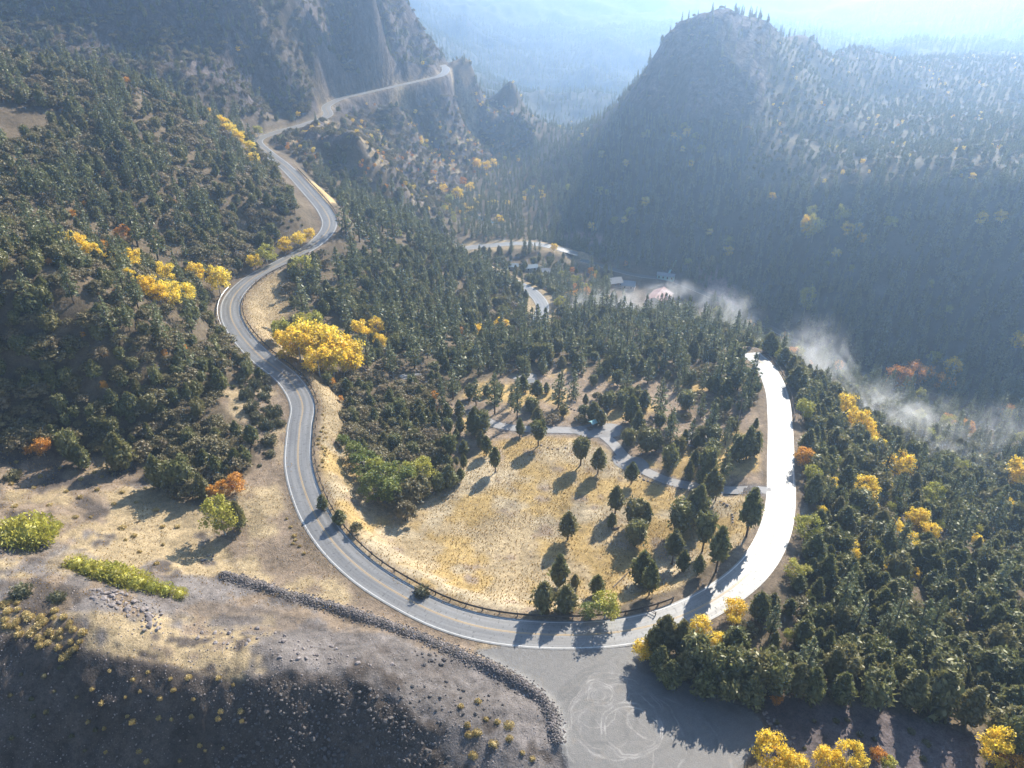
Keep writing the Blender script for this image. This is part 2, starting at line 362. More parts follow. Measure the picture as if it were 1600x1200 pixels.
lay((GY > 880) * 1.0, 'far', 4)
lay(m_cliff, 'rock', 4); lay(m_cliff * (n3 > 0.12), 'slope', 3); lay(m_under, 'slope', 4); lay(m_under * (ridged(GX / 20, GY / 60, 3, 35) > 0.25), 'rock', 2); lay(m_under * (n1 > 0.2), 'dry', 2)
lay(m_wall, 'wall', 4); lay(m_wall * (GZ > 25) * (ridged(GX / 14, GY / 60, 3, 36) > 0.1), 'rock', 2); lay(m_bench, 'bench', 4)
lay(m_camp, 'camp', 2); lay(m_bank, 'dry', 2); lay(m_meadow, 'gold', 2); lay(m_meadow * (n1 + 0.5 * n2 > 0.02), 'dry', 2); lay(m_meadow * (fbm(GX / 11, GY / 7, 4, 37) > 0.22), 'straw', 2); lay(m_meadow * (fbm(GX / 5, GY / 5, 3, 38) > 0.42), 'camp', 1)
lay(m_camp * (n1 > 0.15), 'gold', 2)
lay(m_rside, 'dirt', 2); lay(m_rside * (n1 + 0.4 * n2 > 0.12), 'dry', 2)
lay(m_gravel, 'dirt', 2); lay(m_gravel * (n1 + 0.6 * n2 > 0.05), 'gravel', 1); lay(m_gravel * (gpy < 900) * (n1 - .6 * n2 > -0.02), 'dry', 1); lay(m_gravel * (gpy > 985) * (gpx > 360), 'gravel', 3)
lay(m_gravel * (gpx < 430) * (gpy > 960) * (gpy < 1070) * (n2 > -0.2), 'dry', 2)
lay(m_shade, 'scree', 2); lay(m_gravel * (1 - m_shade) * (n2 - .5 * n1 > 0.30), 'scree', 1); lay((D_track < 2.6) * (n2 > -.45), 'track', 1); lay((D_track < 6) * (D_track > 2.6) * (n2 > -0.1), 'gravel', 1)  # hill's shaded side painted in as a darker scree colour
lay(m_dark, 'shadow_purple', 2); lay(m_flat, 'hay', 1)  # tree shadow on the clearing painted as a purplish ground colour
lay((D_main < 5.5) * (GY > 500), 'dry', 1); lay((D_main < 6.4) * (GY < 500), 'dirt', 1); lay((D_low < 11) * (D_low > 3) * 1.0, 'dry', 1); lay((D_camp < 2.8) * 1.0, 'gravel', 1)
lay(m_pull, 'apron', 1)
lay(cover_mask([(865, 380), (880, 366), (910, 362), (950, 372), (958, 382), (900, 386)], 400, 700, 2), 'red', 1)
lay(cover_mask([(1085, 425), (1110, 418), (1150, 450), (1160, 500), (1120, 480)], 330, 600, 2), 'red', 2)
lay(cover_mask([(930, 425), (1100, 450), (1140, 500), (960, 500), (900, 455)], 330, 560, 2), 'slope', 2)
GC *= (1 + 0.22 * n1 + 0.26 * n2)[..., None]
GC = np.clip(GC, 0.02, 0.75)

def link(o, parent=None):
    scene.collection.objects.link(o)
    if parent is not None: o.parent = parent
    return o
def np_mesh(name, V, F, mats=(), smooth=False, midx=None):
    """V (n,3), F (m,3 or 4)"""
    me = bpy.data.meshes.new(name)
    V = np.ascontiguousarray(V, np.float32); F = np.ascontiguousarray(F, np.int32)
    me.vertices.add(len(V)); me.vertices.foreach_set('co', V.ravel())
    me.loops.add(F.size); me.loops.foreach_set('vertex_index', F.ravel())
    me.polygons.add(len(F)); me.polygons.foreach_set('loop_start', np.arange(0, F.size, F.shape[1], dtype=np.int32))
    if midx is not None: me.polygons.foreach_set('material_index', np.asarray(midx, np.int32))
    if smooth: me.polygons.foreach_set('use_smooth', np.ones(len(F), bool))
    me.update(calc_edges=True)
    for m in mats: me.materials.append(m)
    return me

# ------------------------------------------------------------------ materials
def new_mat(name):
    m = bpy.data.materials.new(name); m.use_nodes = True
    nt = m.node_tree; nt.nodes.clear()
    out = nt.nodes.new('ShaderNodeOutputMaterial')
    return m, nt, out
def N(nt, typ, **kw):
    n = nt.nodes.new(typ)
    for k, v in kw.items():
        if k.startswith('i_'): n.inputs[k[2:].replace('_', ' ')].default_value = v
        else: setattr(n, k, v)
    return n
def mixc(nt, fac, a, b, mode='MIX'):
    n = nt.nodes.new('ShaderNodeMix'); n.data_type = 'RGBA'; n.blend_type = mode
    for s, v in ((n.inputs[0], fac), (n.inputs[6], a), (n.inputs[7], b)):
        if hasattr(v, 'node'): nt.links.new(v, s)
        elif isinstance(v, (int, float)): s.default_value = v
        else: s.default_value = (*v, 1) if len(v) == 3 else v
    return n.outputs[2]
def math_n(nt, op, a, b=None, c=None):
    n = nt.nodes.new('ShaderNodeMath'); n.operation = op
    for k, v in enumerate((a, b, c)):
        if v is None: continue
        if hasattr(v, 'node'): nt.links.new(v, n.inputs[k])
        else: n.inputs[k].default_value = v
    return n.outputs[0]
def ramp(nt, fac, *stops):
    n = nt.nodes.new('ShaderNodeValToRGB'); nt.links.new(fac, n.inputs[0])
    e = n.color_ramp.elements
    while len(e) < len(stops): e.new(0.5)
    for k, (p, c) in enumerate(stops):
        e[k].position = p; e[k].color = (c, c, c, 1) if isinstance(c, (int, float)) else (*c, 1)
    return n.outputs[0]
def noise_n(nt, vec, scale, detail=4, rough=0.6):
    n = N(nt, 'ShaderNodeTexNoise'); n.inputs['Scale'].default_value = scale; n.inputs['Detail'].default_value = detail; n.inputs['Roughness'].default_value = rough
    nt.links.new(vec, n.inputs['Vector'])
    return n.outputs[0]
def simple_mat(name, col, rough=0.85, var=0.25, scale=1.5, spec=0.25, metal=0.0):
    m, nt, out = new_mat(name)
    b = N(nt, 'ShaderNodeBsdfPrincipled'); b.inputs['Roughness'].default_value = rough; b.inputs['Specular IOR Level'].default_value = spec; b.inputs['Metallic'].default_value = metal
    g = N(nt, 'ShaderNodeNewGeometry')
    f = noise_n(nt, g.outputs['Position'], scale)
    oi = N(nt, 'ShaderNodeObjectInfo')
    c = mixc(nt, f, tuple(v * (1 - var) for v in col), tuple(min(1, v * (1 + var)) for v in col))
    c = mixc(nt, 1.0, c, ramp(nt, oi.outputs['Random'], (0, 0.85), (1, 1.12)), 'MULTIPLY')
    nt.links.new(c, b.inputs['Base Color']); nt.links.new(b.outputs[0], out.inputs[0])
    return m
def ground_material():
    m, nt, out = new_mat('ground_cover')
    b = N(nt, 'ShaderNodeBsdfPrincipled'); b.inputs['Roughness'].default_value = 0.95; b.inputs['Specular IOR Level'].default_value = 0.12
    a = N(nt, 'ShaderNodeAttribute', attribute_name='cover')
    g = N(nt, 'ShaderNodeNewGeometry').outputs['Position']
    big, mid, fine = noise_n(nt, g, 0.09, 5), noise_n(nt, g, 0.6, 5, 0.7), noise_n(nt, g, 3.2, 3, 0.7)
    c = mixc(nt, 1.0, a.outputs['Color'], ramp(nt, big, (0.3, 0.82), (0.7, 1.15)), 'MULTIPLY')
    c = mixc(nt, 1.0, c, ramp(nt, mid, (0.25, 0.52), (0.5, 1.0), (0.76, 1.42)), 'MULTIPLY')
    c = mixc(nt, 1.0, c, ramp(nt, fine, (0.28, 0.55), (0.5, 1.0), (0.75, 1.38)), 'MULTIPLY')
    rk = N(nt, 'ShaderNodeAttribute', attribute_name='rocky').outputs['Fac']
    mp = N(nt, 'ShaderNodeMapping'); mp.inputs['Scale'].default_value = (1, 1, .45); nt.links.new(g, mp.inputs[0])
    crag = noise_n(nt, mp.outputs[0], 0.11, 9, 0.72)
    vo = N(nt, 'ShaderNodeTexVoronoi'); vo.feature = 'DISTANCE_TO_EDGE'; vo.inputs['Scale'].default_value = 0.085; nt.links.new(mp.outputs[0], vo.inputs['Vector'])
    c = mixc(nt, math_n(nt, 'MULTIPLY', rk, .9), c, mixc(nt, 1.0, c, ramp(nt, crag, (0.36, 0.42), (0.5, 1.0), (0.66, 1.75)), 'MULTIPLY'))
    nt.links.new(c, b.inputs['Base Color'])
    bq = N(nt, 'ShaderNodeBump'); bq.inputs['Distance'].default_value = 9.0; nt.links.new(math_n(nt, 'MULTIPLY', rk, 1.0), bq.inputs['Strength'])
    nt.links.new(math_n(nt, 'ADD', crag, math_n(nt, 'MULTIPLY', math_n(nt, 'MINIMUM', vo.outputs['Distance'], .25), .5)), bq.inputs['Height'])
    bp = N(nt, 'ShaderNodeBump'); nt.links.new(bq.outputs[0], bp.inputs['Normal']); bp.inputs['Strength'].default_value = 0.55; bp.inputs['Distance'].default_value = 0.5
    h = math_n(nt, 'ADD', math_n(nt, 'MULTIPLY', mid, 1.2), math_n(nt, 'MULTIPLY', fine, 0.5))
    nt.links.new(h, bp.inputs['Height']); nt.links.new(bp.outputs[0], b.inputs['Normal'])
    nt.links.new(b.outputs[0], out.inputs[0])
    return m
def asphalt_material():
    m, nt, out = new_mat('asphalt')
    b = N(nt, 'ShaderNodeBsdfPrincipled'); b.inputs['Specular IOR Level'].default_value = 0.6
    g = N(nt, 'ShaderNodeNewGeometry').outputs['Position']
    a = N(nt, 'ShaderNodeAttribute', attribute_name='across')          # x: metres from centre, y: metres along
    sx = N(nt, 'ShaderNodeSeparateXYZ'); nt.links.new(a.outputs['Vector'], sx.inputs[0])
    across = math_n(nt, 'ABSOLUTE', sx.outputs[0])
    big, fine = noise_n(nt, g, 0.13, 4), noise_n(nt, g, 2.5, 3)
    wheel = ramp(nt, math_n(nt, 'ABSOLUTE', math_n(nt, 'SUBTRACT', math_n(nt, 'PINGPONG', math_n(nt, 'ADD', across, 0.0), 1.75), 0.9)), (0.0, 0.80), (0.5, 1.0))
    c = mixc(nt, big, (.15, .15, .152), (.205, .203, .20))
    c = mixc(nt, 1.0, c, wheel, 'MULTIPLY')
    c = mixc(nt, 1.0, c, ramp(nt, fine, (0.3, 0.88), (0.7, 1.12)), 'MULTIPLY')
    # sealed cracks: dark blotches and cross-lines
    st = N(nt, 'ShaderNodeCombineXYZ'); nt.links.new(math_n(nt, 'MULTIPLY', sx.outputs[0], 0.45), st.inputs[0]); nt.links.new(math_n(nt, 'MULTIPLY', sx.outputs[1], 0.95), st.inputs[1])
    st2 = N(nt, 'ShaderNodeCombineXYZ'); nt.links.new(math_n(nt, 'MULTIPLY', sx.outputs[0], 0.9), st2.inputs[0]); nt.links.new(math_n(nt, 'MULTIPLY', sx.outputs[1], 0.03), st2.inputs[1])
    cr = noise_n(nt, st.outputs[0], 1.6, 6, 0.75)
    crack = ramp(nt, cr, (0.57, 0.0), (0.62, 1.0))
    band = noise_n(nt, st2.outputs[0], 1.0, 4, 0.6)
    c = mixc(nt, 1.0, c, ramp(nt, band, (0.35, 0.78), (0.62, 1.12)), 'MULTIPLY')
    c = mixc(nt, math_n(nt, 'MULTIPLY', crack, 0.72), c, (.05, .052, .055))
    nt.links.new(c, b.inputs['Base Color'])
    nt.links.new(math_n(nt, 'ADD', ramp(nt, band, (0.35, 0.40), (0.65, 0.58)), math_n(nt, 'MULTIPLY', crack, 0.3)), b.inputs['Roughness'])
    bp = N(nt, 'ShaderNodeBump'); bp.inputs['Strength'].default_value = 0.15; bp.inputs['Distance'].default_value = 0.04
    nt.links.new(fine, bp.inputs['Height']); nt.links.new(bp.outputs[0], b.inputs['Normal'])
    nt.links.new(b.outputs[0], out.inputs[0])
    return m
def foliage_material(name, ca, cb, trans=0.25, tint=None, rough=0.75):
    m, nt, out = new_mat(name)
    g = N(nt, 'ShaderNodeNewGeometry'); oi = N(nt, 'ShaderNodeObjectInfo')
    c = mixc(nt, oi.outputs['Random'], ca, cb)
    c = mixc(nt, 1.0, c, ramp(nt, g.outputs['Random Per Island'], (0.0, 0.55), (0.6, 1.0), (1.0, 1.5)), 'MULTIPLY')
    if tint is not None:
        c = mixc(nt, ramp(nt, math_n(nt, 'FRACT', math_n(nt, 'MULTIPLY', oi.outputs['Random'], 7.31)), (0.62, 0.0), (1.0, 0.8)), c, tint)
    d = N(nt, 'ShaderNodeBsdfDiffuse'); t = N(nt, 'ShaderNodeBsdfTranslucent'); s = N(nt, 'ShaderNodeMixShader'); s.inputs[0].default_value = trans
    gl = N(nt, 'ShaderNodeBsdfGlossy'); gl.inputs['Roughness'].default_value = 0.5; gl.inputs['Color'].default_value = (.62, .62, .58, 1)
    s2 = N(nt, 'ShaderNodeMixShader'); s2.inputs[0].default_value = 0.055
    nt.links.new(c, d.inputs[0]); nt.links.new(c, t.inputs[0])
    nt.links.new(d.outputs[0], s.inputs[1]); nt.links.new(t.outputs[0], s.inputs[2])
    nt.links.new(s.outputs[0], s2.inputs[1]); nt.links.new(gl.outputs[0], s2.inputs[2]); nt.links.new(s2.outputs[0], out.inputs[0])
    return m
M = {}
M['ground'] = ground_material(); M['asphalt'] = asphalt_material()
M['juniper'] = foliage_material('juniper_foliage', (.145, .152, .048), (.188, .185, .066), 0.42, (.205, .175, .065))
M['pine'] = foliage_material('pine_needles', (.130, .146, .060), (.172, .184, .082), 0.40)
M['oak'] = foliage_material('oak_leaves', (.170, .145, .062), (.215, .180, .085), 0.38, (.25, .19, .115))
M['yellow'] = foliage_material('yellow_leaves', (.88, .62, .055), (.85, .68, .09), 0.5)
M['lime'] = foliage_material('lime_leaves', (.36, .36, .06), (.46, .42, .07), 0.42)
M['green'] = foliage_material('green_leaves', (.16, .20, .04), (.24, .26, .05), 0.40)
M['orange'] = foliage_material('orange_leaves', (.72, .38, .04), (.62, .28, .05), 0.42)
M['brush'] = foliage_material('rabbitbrush', (.50, .38, .15), (.58, .45, .19), 0.3)
M['sage'] = foliage_material('sage_leaves', (.13, .13, .065), (.18, .165, .085), 0.2)
M['grass'] = foliage_material('grass_blades', (.42, .28, .10), (.52, .35, .12), 0.3)
M['bark'] = simple_mat('bark', (.095, .07, .055), 0.95, 0.4, 3.0, 0.1)
M['pale_bark'] = simple_mat('pale_bark', (.42, .40, .36), 0.9, 0.2, 3.0, 0.1)
M['stone'] = simple_mat('stone', (.23, .20, .19), 0.9, 0.45, 1.7, 0.2)
M['dark_stone'] = simple_mat('dark_stone', (.10, .09, .086), 0.85, 0.45, 1.7, 0.3)  # dark rock, lowered further to paint shade onto the scree rocks
M['steel'] = simple_mat('weathered_steel', (.10, .082, .07), 0.55, 0.35, 1.0, 0.4, 0.55)
M['bright_steel'] = simple_mat('galvanised_sunlit_steel', (.55, .56, .57), 0.45, 0.15, 1.0, 0.5, 0.8)
M['wood'] = simple_mat('grey_wood', (.19, .15, .12), 0.9, 0.3, 2.0, 0.15)
M['white_paint'] = simple_mat('white_line', (.45, .45, .44), 0.6, 0.35, 0.5, 0.3)
M['yellow_paint'] = simple_mat('yellow_line', (.46, .32, .15), 0.65, 0.25, 0.5, 0.3)
M['wall_cream'] = simple_mat('cream_wall', (.50, .43, .38), 0.8, 0.1)
M['roof_rose'] = simple_mat('rose_roof', (.26, .15, .15), 0.7, 0.15)
M['roof_blue'] = simple_mat('pale_blue_roof', (.20, .25, .29), 0.6, 0.1)
M['roof_grey'] = simple_mat('grey_roof', (.27, .27, .27), 0.6, 0.15)
M['brown_wall'] = simple_mat('brown_wall', (.16, .11, .08), 0.85, 0.2)
M['glass'] = simple_mat('dark_glass', (.03, .035, .04), 0.15, 0.1, 1, 0.5)
M['concrete'] = simple_mat('concrete', (.36, .35, .33), 0.85, 0.2)
M['teal'] = simple_mat('teal_paint', (.25, .45, .46), 0.5, 0.1)

# ------------------------------------------------------------------ ground object
idx = np.arange(NR * NC).reshape(NR, NC)
GF = np.stack([idx[:-1, :-1], idx[:-1, 1:], idx[1:, 1:], idx[1:, :-1]], 2).reshape(-1, 4)
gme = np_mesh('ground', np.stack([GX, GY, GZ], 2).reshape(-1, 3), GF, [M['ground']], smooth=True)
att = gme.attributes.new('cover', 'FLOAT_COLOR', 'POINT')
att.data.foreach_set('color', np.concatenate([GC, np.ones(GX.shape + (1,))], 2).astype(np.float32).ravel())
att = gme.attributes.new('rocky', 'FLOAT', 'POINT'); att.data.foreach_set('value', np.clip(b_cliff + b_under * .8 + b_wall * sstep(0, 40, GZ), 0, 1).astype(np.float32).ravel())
ground = link(bpy.data.objects.new('ground', gme)); ground['kind'] = 'structure'; ground['label'] = 'mountain terrain with golden meadow, gravel hill, cliffs and far slopes'

# ------------------------------------------------------------------ roads
def normals2(Q):
    t = np.gradient(Q[:, :2], axis=0); t /= np.linalg.norm(t, axis=1)[:, None] + 1e-9
    return np.stack([-t[:, 1], t[:, 0]], 1)
def ribbon(name, Q, offs, mat, dz=0.0, crown=0.0, attr=False, widen=None):
    n = normals2(Q); k = len(offs); L = len(Q)
    o = np.array(offs, float)
    V = np.empty((L, k, 3))
    V[:, :, :2] = Q[:, None, :2] + n[:, None, :] * o[None, :, None]
    V[:, :, 2] = Q[:, 2][:, None] + dz - crown * (o[None, :] ** 2)
    ii = np.arange(L * k).reshape(L, k)
    F = np.stack([ii[:-1, :-1], ii[1:, :-1], ii[1:, 1:], ii[:-1, 1:]], 2).reshape(-1, 4)
    me = np_mesh(name, V.reshape(-1, 3), F[:, ::-1], [mat], smooth=True)
    if attr:
        s = np.r_[0, np.cumsum(np.linalg.norm(np.diff(Q[:, :2], axis=0), axis=1))]
        A = np.zeros((L, k, 3)); A[:, :, 0] = o[None, :]; A[:, :, 1] = s[:, None]
        at = me.attributes.new('across', 'FLOAT_VECTOR', 'POINT'); at.data.foreach_set('vector', A.astype(np.float32).ravel())
    return me
def way(name, Q, offs, mat, label, attr=False, **kw):
    o = link(bpy.data.objects.new(name, ribbon(name, Q, offs, mat, attr=attr, **kw))); o['kind'] = 'structure'; o['label'] = label
    return o
W = 4.05
highway = way('road', main_road, np.linspace(-W, W, 7), M['asphalt'], 'two lane asphalt road looping round the meadow', attr=True, crown=0.004)
for nm, off, mt in (('edge_line', (3.42, 3.66), 'white_paint'), ('edge_line', (-3.66, -3.42), 'white_paint'), ('centre_line', (0.08, 0.21), 'yellow_paint'), ('centre_line', (-0.21, -0.08), 'yellow_paint')):
    link(bpy.data.objects.new(nm, ribbon(nm, main_road, off, M[mt], dz=0.012, crown=0.004)), highway)
lower = way('road', low_road, np.linspace(-3.9, 3.9, 5), M['asphalt'], 'pale stretch of asphalt road among trees below the bench', attr=True)
for off in ((3.3, 3.55), (-3.55, -3.3)):
    link(bpy.data.objects.new('edge_line', ribbon('edge_line', low_road, off, M['white_paint'], dz=0.012)), lower)
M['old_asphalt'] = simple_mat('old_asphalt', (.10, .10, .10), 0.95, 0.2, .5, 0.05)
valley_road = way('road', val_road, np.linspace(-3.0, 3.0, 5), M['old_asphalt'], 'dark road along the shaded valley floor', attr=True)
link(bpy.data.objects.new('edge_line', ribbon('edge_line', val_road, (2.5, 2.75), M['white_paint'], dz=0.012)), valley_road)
M['camp_gravel'] = simple_mat('camp_gravel', (.23, .225, .225), 0.75, 0.25, 0.8, 0.3)
camp_q = camp_road.copy(); camp_q[:, 2] = ground_z(camp_q[:, 0], camp_q[:, 1])
camp_q[:, 2] = np.convolve(np.pad(camp_q[:, 2], 3, mode='edge'), np.ones(7) / 7, 'valid')
way('driveway', camp_q, np.linspace(-1.9, 1.9, 3), M['camp_gravel'], 'grey gravel driveway through the campground behind the meadow', dz=0.10)
pad_c = hit(935, 668)
def pad(px, py, rx, ry, rot, label):
    c = hit(px, py); a = np.linspace(0, 2 * np.pi, 28, endpoint=False)
    r = 1 + 0.10 * np.sin(3 * a + px) + 0.06 * np.sin(5 * a)
    V = np.stack([c[0] + r * (rx * np.cos(a) * math.cos(rot) - ry * np.sin(a) * math.sin(rot)), c[1] + r * (rx * np.cos(a) * math.sin(rot) + ry * np.sin(a) * math.cos(rot)), 0 * a], 1)
    V[:, 2] = ground_z(V[:, 0], V[:, 1]) + 0.10
    V = np.vstack([V, [[c[0], c[1], V[:, 2].max() + 0.02]]])
    me = bpy.data.meshes.new('parking_pad'); me.from_pydata([tuple(v) for v in V], [], [(i, (i + 1) % 28, 28) for i in range(28)]); me.materials.append(M['camp_gravel'])
    o = link(bpy.data.objects.new('parking_pad', me)); o['kind'] = 'structure'; o['label'] = label
pad(935, 672, 9, 5.0, 0.1, 'wide grey gravel apron of the campground'); pad(1092, 688, 5.5, 6, 0.3, 'gravel campsite pad with picnic tables'); pad(985, 725, 6, 4.5, -0.6, 'shaded gravel bend of the campground'); pad(657, 592, 8, 3.5, 0.2, 'shaded paved patch left of the pines'); pad(822, 590, 5, 4, 0.3, 'grey gravel lot behind the small shed')

# gravel pull-out with circular tyre marks
def pullout_material(rings):
    m, nt, out = new_mat('pullout_gravel')
    b = N(nt, 'ShaderNodeBsdfPrincipled'); b.inputs['Roughness'].default_value = 0.62; b.inputs['Specular IOR Level'].default_value = 0.35
    g = N(nt, 'ShaderNodeNewGeometry').outputs['Position']
    big, mid, fine = noise_n(nt, g, 0.12, 4), noise_n(nt, g, 0.9, 5, 0.7), noise_n(nt, g, 4.0, 3)
    c = mixc(nt, big, (.115, .112, .11), (.16, .154, .147))
    c = mixc(nt, 1.0, c, ramp(nt, mid, (0.3, 0.85), (0.7, 1.12)), 'MULTIPLY'); c = mixc(nt, 1.0, c, ramp(nt, fine, (0.3, 0.82), (0.7, 1.18)), 'MULTIPLY')
    wob = N(nt, 'ShaderNodeTexNoise'); wob.inputs['Scale'].default_value = 0.22; wob.inputs['Detail'].default_value = 2; nt.links.new(g, wob.inputs['Vector'])
    off = N(nt, 'ShaderNodeVectorMath', operation='MULTIPLY_ADD'); nt.links.new(wob.outputs['Color'], off.inputs[0]); off.inputs[1].default_value = (2.6, 2.6, 0); nt.links.new(g, off.inputs[2])
    flat = N(nt, 'ShaderNodeVectorMath', operation='MULTIPLY'); nt.links.new(off.outputs[0], flat.inputs[0]); flat.inputs[1].default_value = (1, 1, 0)
    total = None
    for (cx, cy, r, w, amp) in rings:
        d = N(nt, 'ShaderNodeVectorMath', operation='DISTANCE'); nt.links.new(flat.outputs[0], d.inputs[0]); d.inputs[1].default_value = (cx + 1.3, cy + 1.3, 0)
        e = math_n(nt, 'ABSOLUTE', math_n(nt, 'SUBTRACT', d.outputs['Value'], r))
        k = N(nt, 'ShaderNodeMapRange'); k.inputs[1].default_value = 0.0; k.inputs[2].default_value = w; k.inputs[3].default_value = amp; k.inputs[4].default_value = 0.0
        nt.links.new(e, k.inputs[0])
        total = k.outputs[0] if total is None else math_n(nt, 'MAXIMUM', total, k.outputs[0])
    dark = None
    for (cx, cy, r, w, amp) in rings[::2]:
        d = N(nt, 'ShaderNodeVectorMath', operation='DISTANCE'); nt.links.new(flat.outputs[0], d.inputs[0]); d.inputs[1].default_value = (cx + 2.6, cy + .4, 0)
        e = math_n(nt, 'ABSOLUTE', math_n(nt, 'SUBTRACT', d.outputs['Value'], r * 1.35 + 1.0))
        k = N(nt, 'ShaderNodeMapRange'); k.inputs[1].default_value = 0.1; k.inputs[2].default_value = 0.75; k.inputs[3].default_value = .5; k.inputs[4].default_value = 0.0
        nt.links.new(e, k.inputs[0]); dark = k.outputs[0] if dark is None else math_n(nt, 'MAXIMUM', dark, k.outputs[0])
    c = mixc(nt, math_n(nt, 'MULTIPLY', dark, ramp(nt, noise_n(nt, g, 0.2, 4), (0.42, 0.0), (0.6, 1.0))), c, (.075, .073, .072))
    c = mixc(nt, ramp(nt, noise_n(nt, g, 0.28, 6, .7), (0.56, 0.0), (0.68, 0.55)), c, (.19, .165, .135))
    brk = ramp(nt, noise_n(nt, g, 0.35, 3), (0.40, 0.05), (0.62, 0.85))
    c = mixc(nt, math_n(nt, 'MULTIPLY', total, brk), c, (.34, .325, .31))
    nt.links.new(c, b.inputs['Base Color'])
    bp = N(nt, 'ShaderNodeBump'); bp.inputs['Strength'].default_value = 0.35; bp.inputs['Distance'].default_value = 0.15; nt.links.new(math_n(nt, 'ADD', mid, fine), bp.inputs['Height']); nt.links.new(bp.outputs[0], b.inputs['Normal'])
    nt.links.new(b.outputs[0], out.inputs[0])
    return m
def p0(px, py): x, y, _ = at_z(px, py, 0.0); return float(x), float(y)
rings = []
for (px, py, r, w, a) in ((938, 1083, 2.5, .28, .8), (937, 1083, 3.1, .25, .9), (936, 1086, 1.2, .3, .6), (950, 1075, 4.2, .22, .45), (985, 1140, 6.0, .3, .9), (986, 1141, 5.3, .28, .9), (1005, 1128, 3.2, .3, .7), (960, 1125, 8.4, .3, .7), (962, 1120, 9.3, .22, .5), (945, 1135, 5.0, .25, .5),
                          (975, 1150, 11.5, .3, .45), (980, 1110, 7.0, .2, .4), (930, 1105, 4.4, .25, .5), (950, 1165, 9.0, .25, .4), (1010, 1200, 16, .35, .3)):
    cx, cy = p0(px, py); rings.append((cx, cy, r, w, a))
def sheet(name, poly, z_of, mat, step, label, lift):
    xy = np.array([p0(*p) for p in poly])
    x0, y0_ = xy.min(0); x1, y1_ = xy.max(0)
    xs, ys = np.arange(x0, x1, step), np.arange(y0_, y1_, step)
    X, Y = np.meshgrid(xs, ys); Z = z_of(X, Y) + lift
    ins = in_poly(X + fbm(X / 3, Y / 3, 3, 77) * 1.0, Y + fbm(X / 3 + 9, Y / 3, 3, 78) * 1.0, [tuple(q) for q in xy])
    c = ins[:-1, :-1] & ins[1:, :-1] & ins[:-1, 1:] & ins[1:, 1:]
    ii = np.arange(X.size).reshape(X.shape)
    F = np.stack([ii[:-1, :-1], ii[:-1, 1:], ii[1:, 1:], ii[1:, :-1]], 2)[c]
    used = np.unique(F); mp = np.full(X.size, -1); mp[used] = np.arange(len(used))
    me = np_mesh(name, np.stack([X, Y, Z], 2).reshape(-1, 3)[used], mp[F], [mat], smooth=True)
    o = link(bpy.data.objects.new(name, me)); o['kind'] = 'structure'; o['label'] = label
    return o
sheet('gravel_pullout', P_PULLOUT, ground_z, pullout_material(rings), 0.5, 'grey gravel pull-out with looping tyre marks beside the road', 0.035)
# ------------------------------------------------------------------ plant and stone meshes (unit height, several of each kind)
def rnd(n): return rng.random(n)
def unit(v): return v / (np.linalg.norm(v, axis=1)[:, None] + 1e-9)
def cards(C, D, size, aspect=1.5, tilt=0.8):
    """one small leaf-clump face per centre C, lying roughly across direction D"""
    n = len(C)
    r = unit(rng.normal(size=(n, 3)))
    nrm = unit(D * (1 - tilt) + r * tilt)
    a = unit(np.cross(nrm, unit(rng.normal(size=(n, 3)) + np.array([0, 0, .3]))))
    b = np.cross(nrm, a)
    s = (size * (0.6 + 0.8 * rnd(n)))[:, None]
    a, b = a * s * 0.5, b * s * 0.5 * aspect
    k = 0.55 + 0.3 * rnd(n)[:, None]
    V = np.stack([C - b, C + a * k - b * .1, C + b, C - a * k + b * .1], 1).reshape(-1, 3)   # pointed leaf-like diamonds
    F = np.arange(4 * n).reshape(n, 4)
    return V, F
def join(parts):
    Vs, Fs, Ms, o = [], [], [], 0
    for V, F, m in parts:
        if F.shape[1] == 3: F = np.c_[F, F[:, 2]]
        Vs.append(V); Fs.append(F + o); Ms.append(np.full(len(F), m)); o += len(V)
    return np.vstack(Vs), np.vstack(Fs), np.concatenate(Ms)
def tube(pts, rad, n=6):
    pts = np.array(pts, float); L = len(pts)
    a = np.linspace(0, 2 * np.pi, n, endpoint=False)
    V = []
    for p, r in zip(pts, rad):
        V.append(np.stack([p[0] + r * np.cos(a), p[1] + r * np.sin(a), np.full(n, p[2])], 1))
    ii = np.arange(L * n).reshape(L, n)
    F = np.stack([ii[:-1], np.roll(ii[:-1], -1, 1), np.roll(ii[1:], -1, 1), ii[1:]], 2).reshape(-1, 4)
    return np.vstack(V), F
def trunk_geo(h, r, bend=0.03, limbs=(), n=6):
    k = np.linspace(0, 1, 6)
    bx, by = rng.normal(0, bend, 2)
    pts = np.stack([bx * k ** 2 * h, by * k ** 2 * h, -0.04 + k * (h + .04)], 1)
    parts = [(*tube(pts, r * (1 - .8 * k) + .002, n), 0)]
    for (z, ang, ln, up) in limbs:
        q = np.array([[0, 0, z], [math.cos(ang) * ln * .5, math.sin(ang) * ln * .5, z + up * .4], [math.cos(ang) * ln, math.sin(ang) * ln, z + up]])
        parts.append((*tube(q, [r * .45, r * .3, r * .12], 4), 0))
    return join(parts)
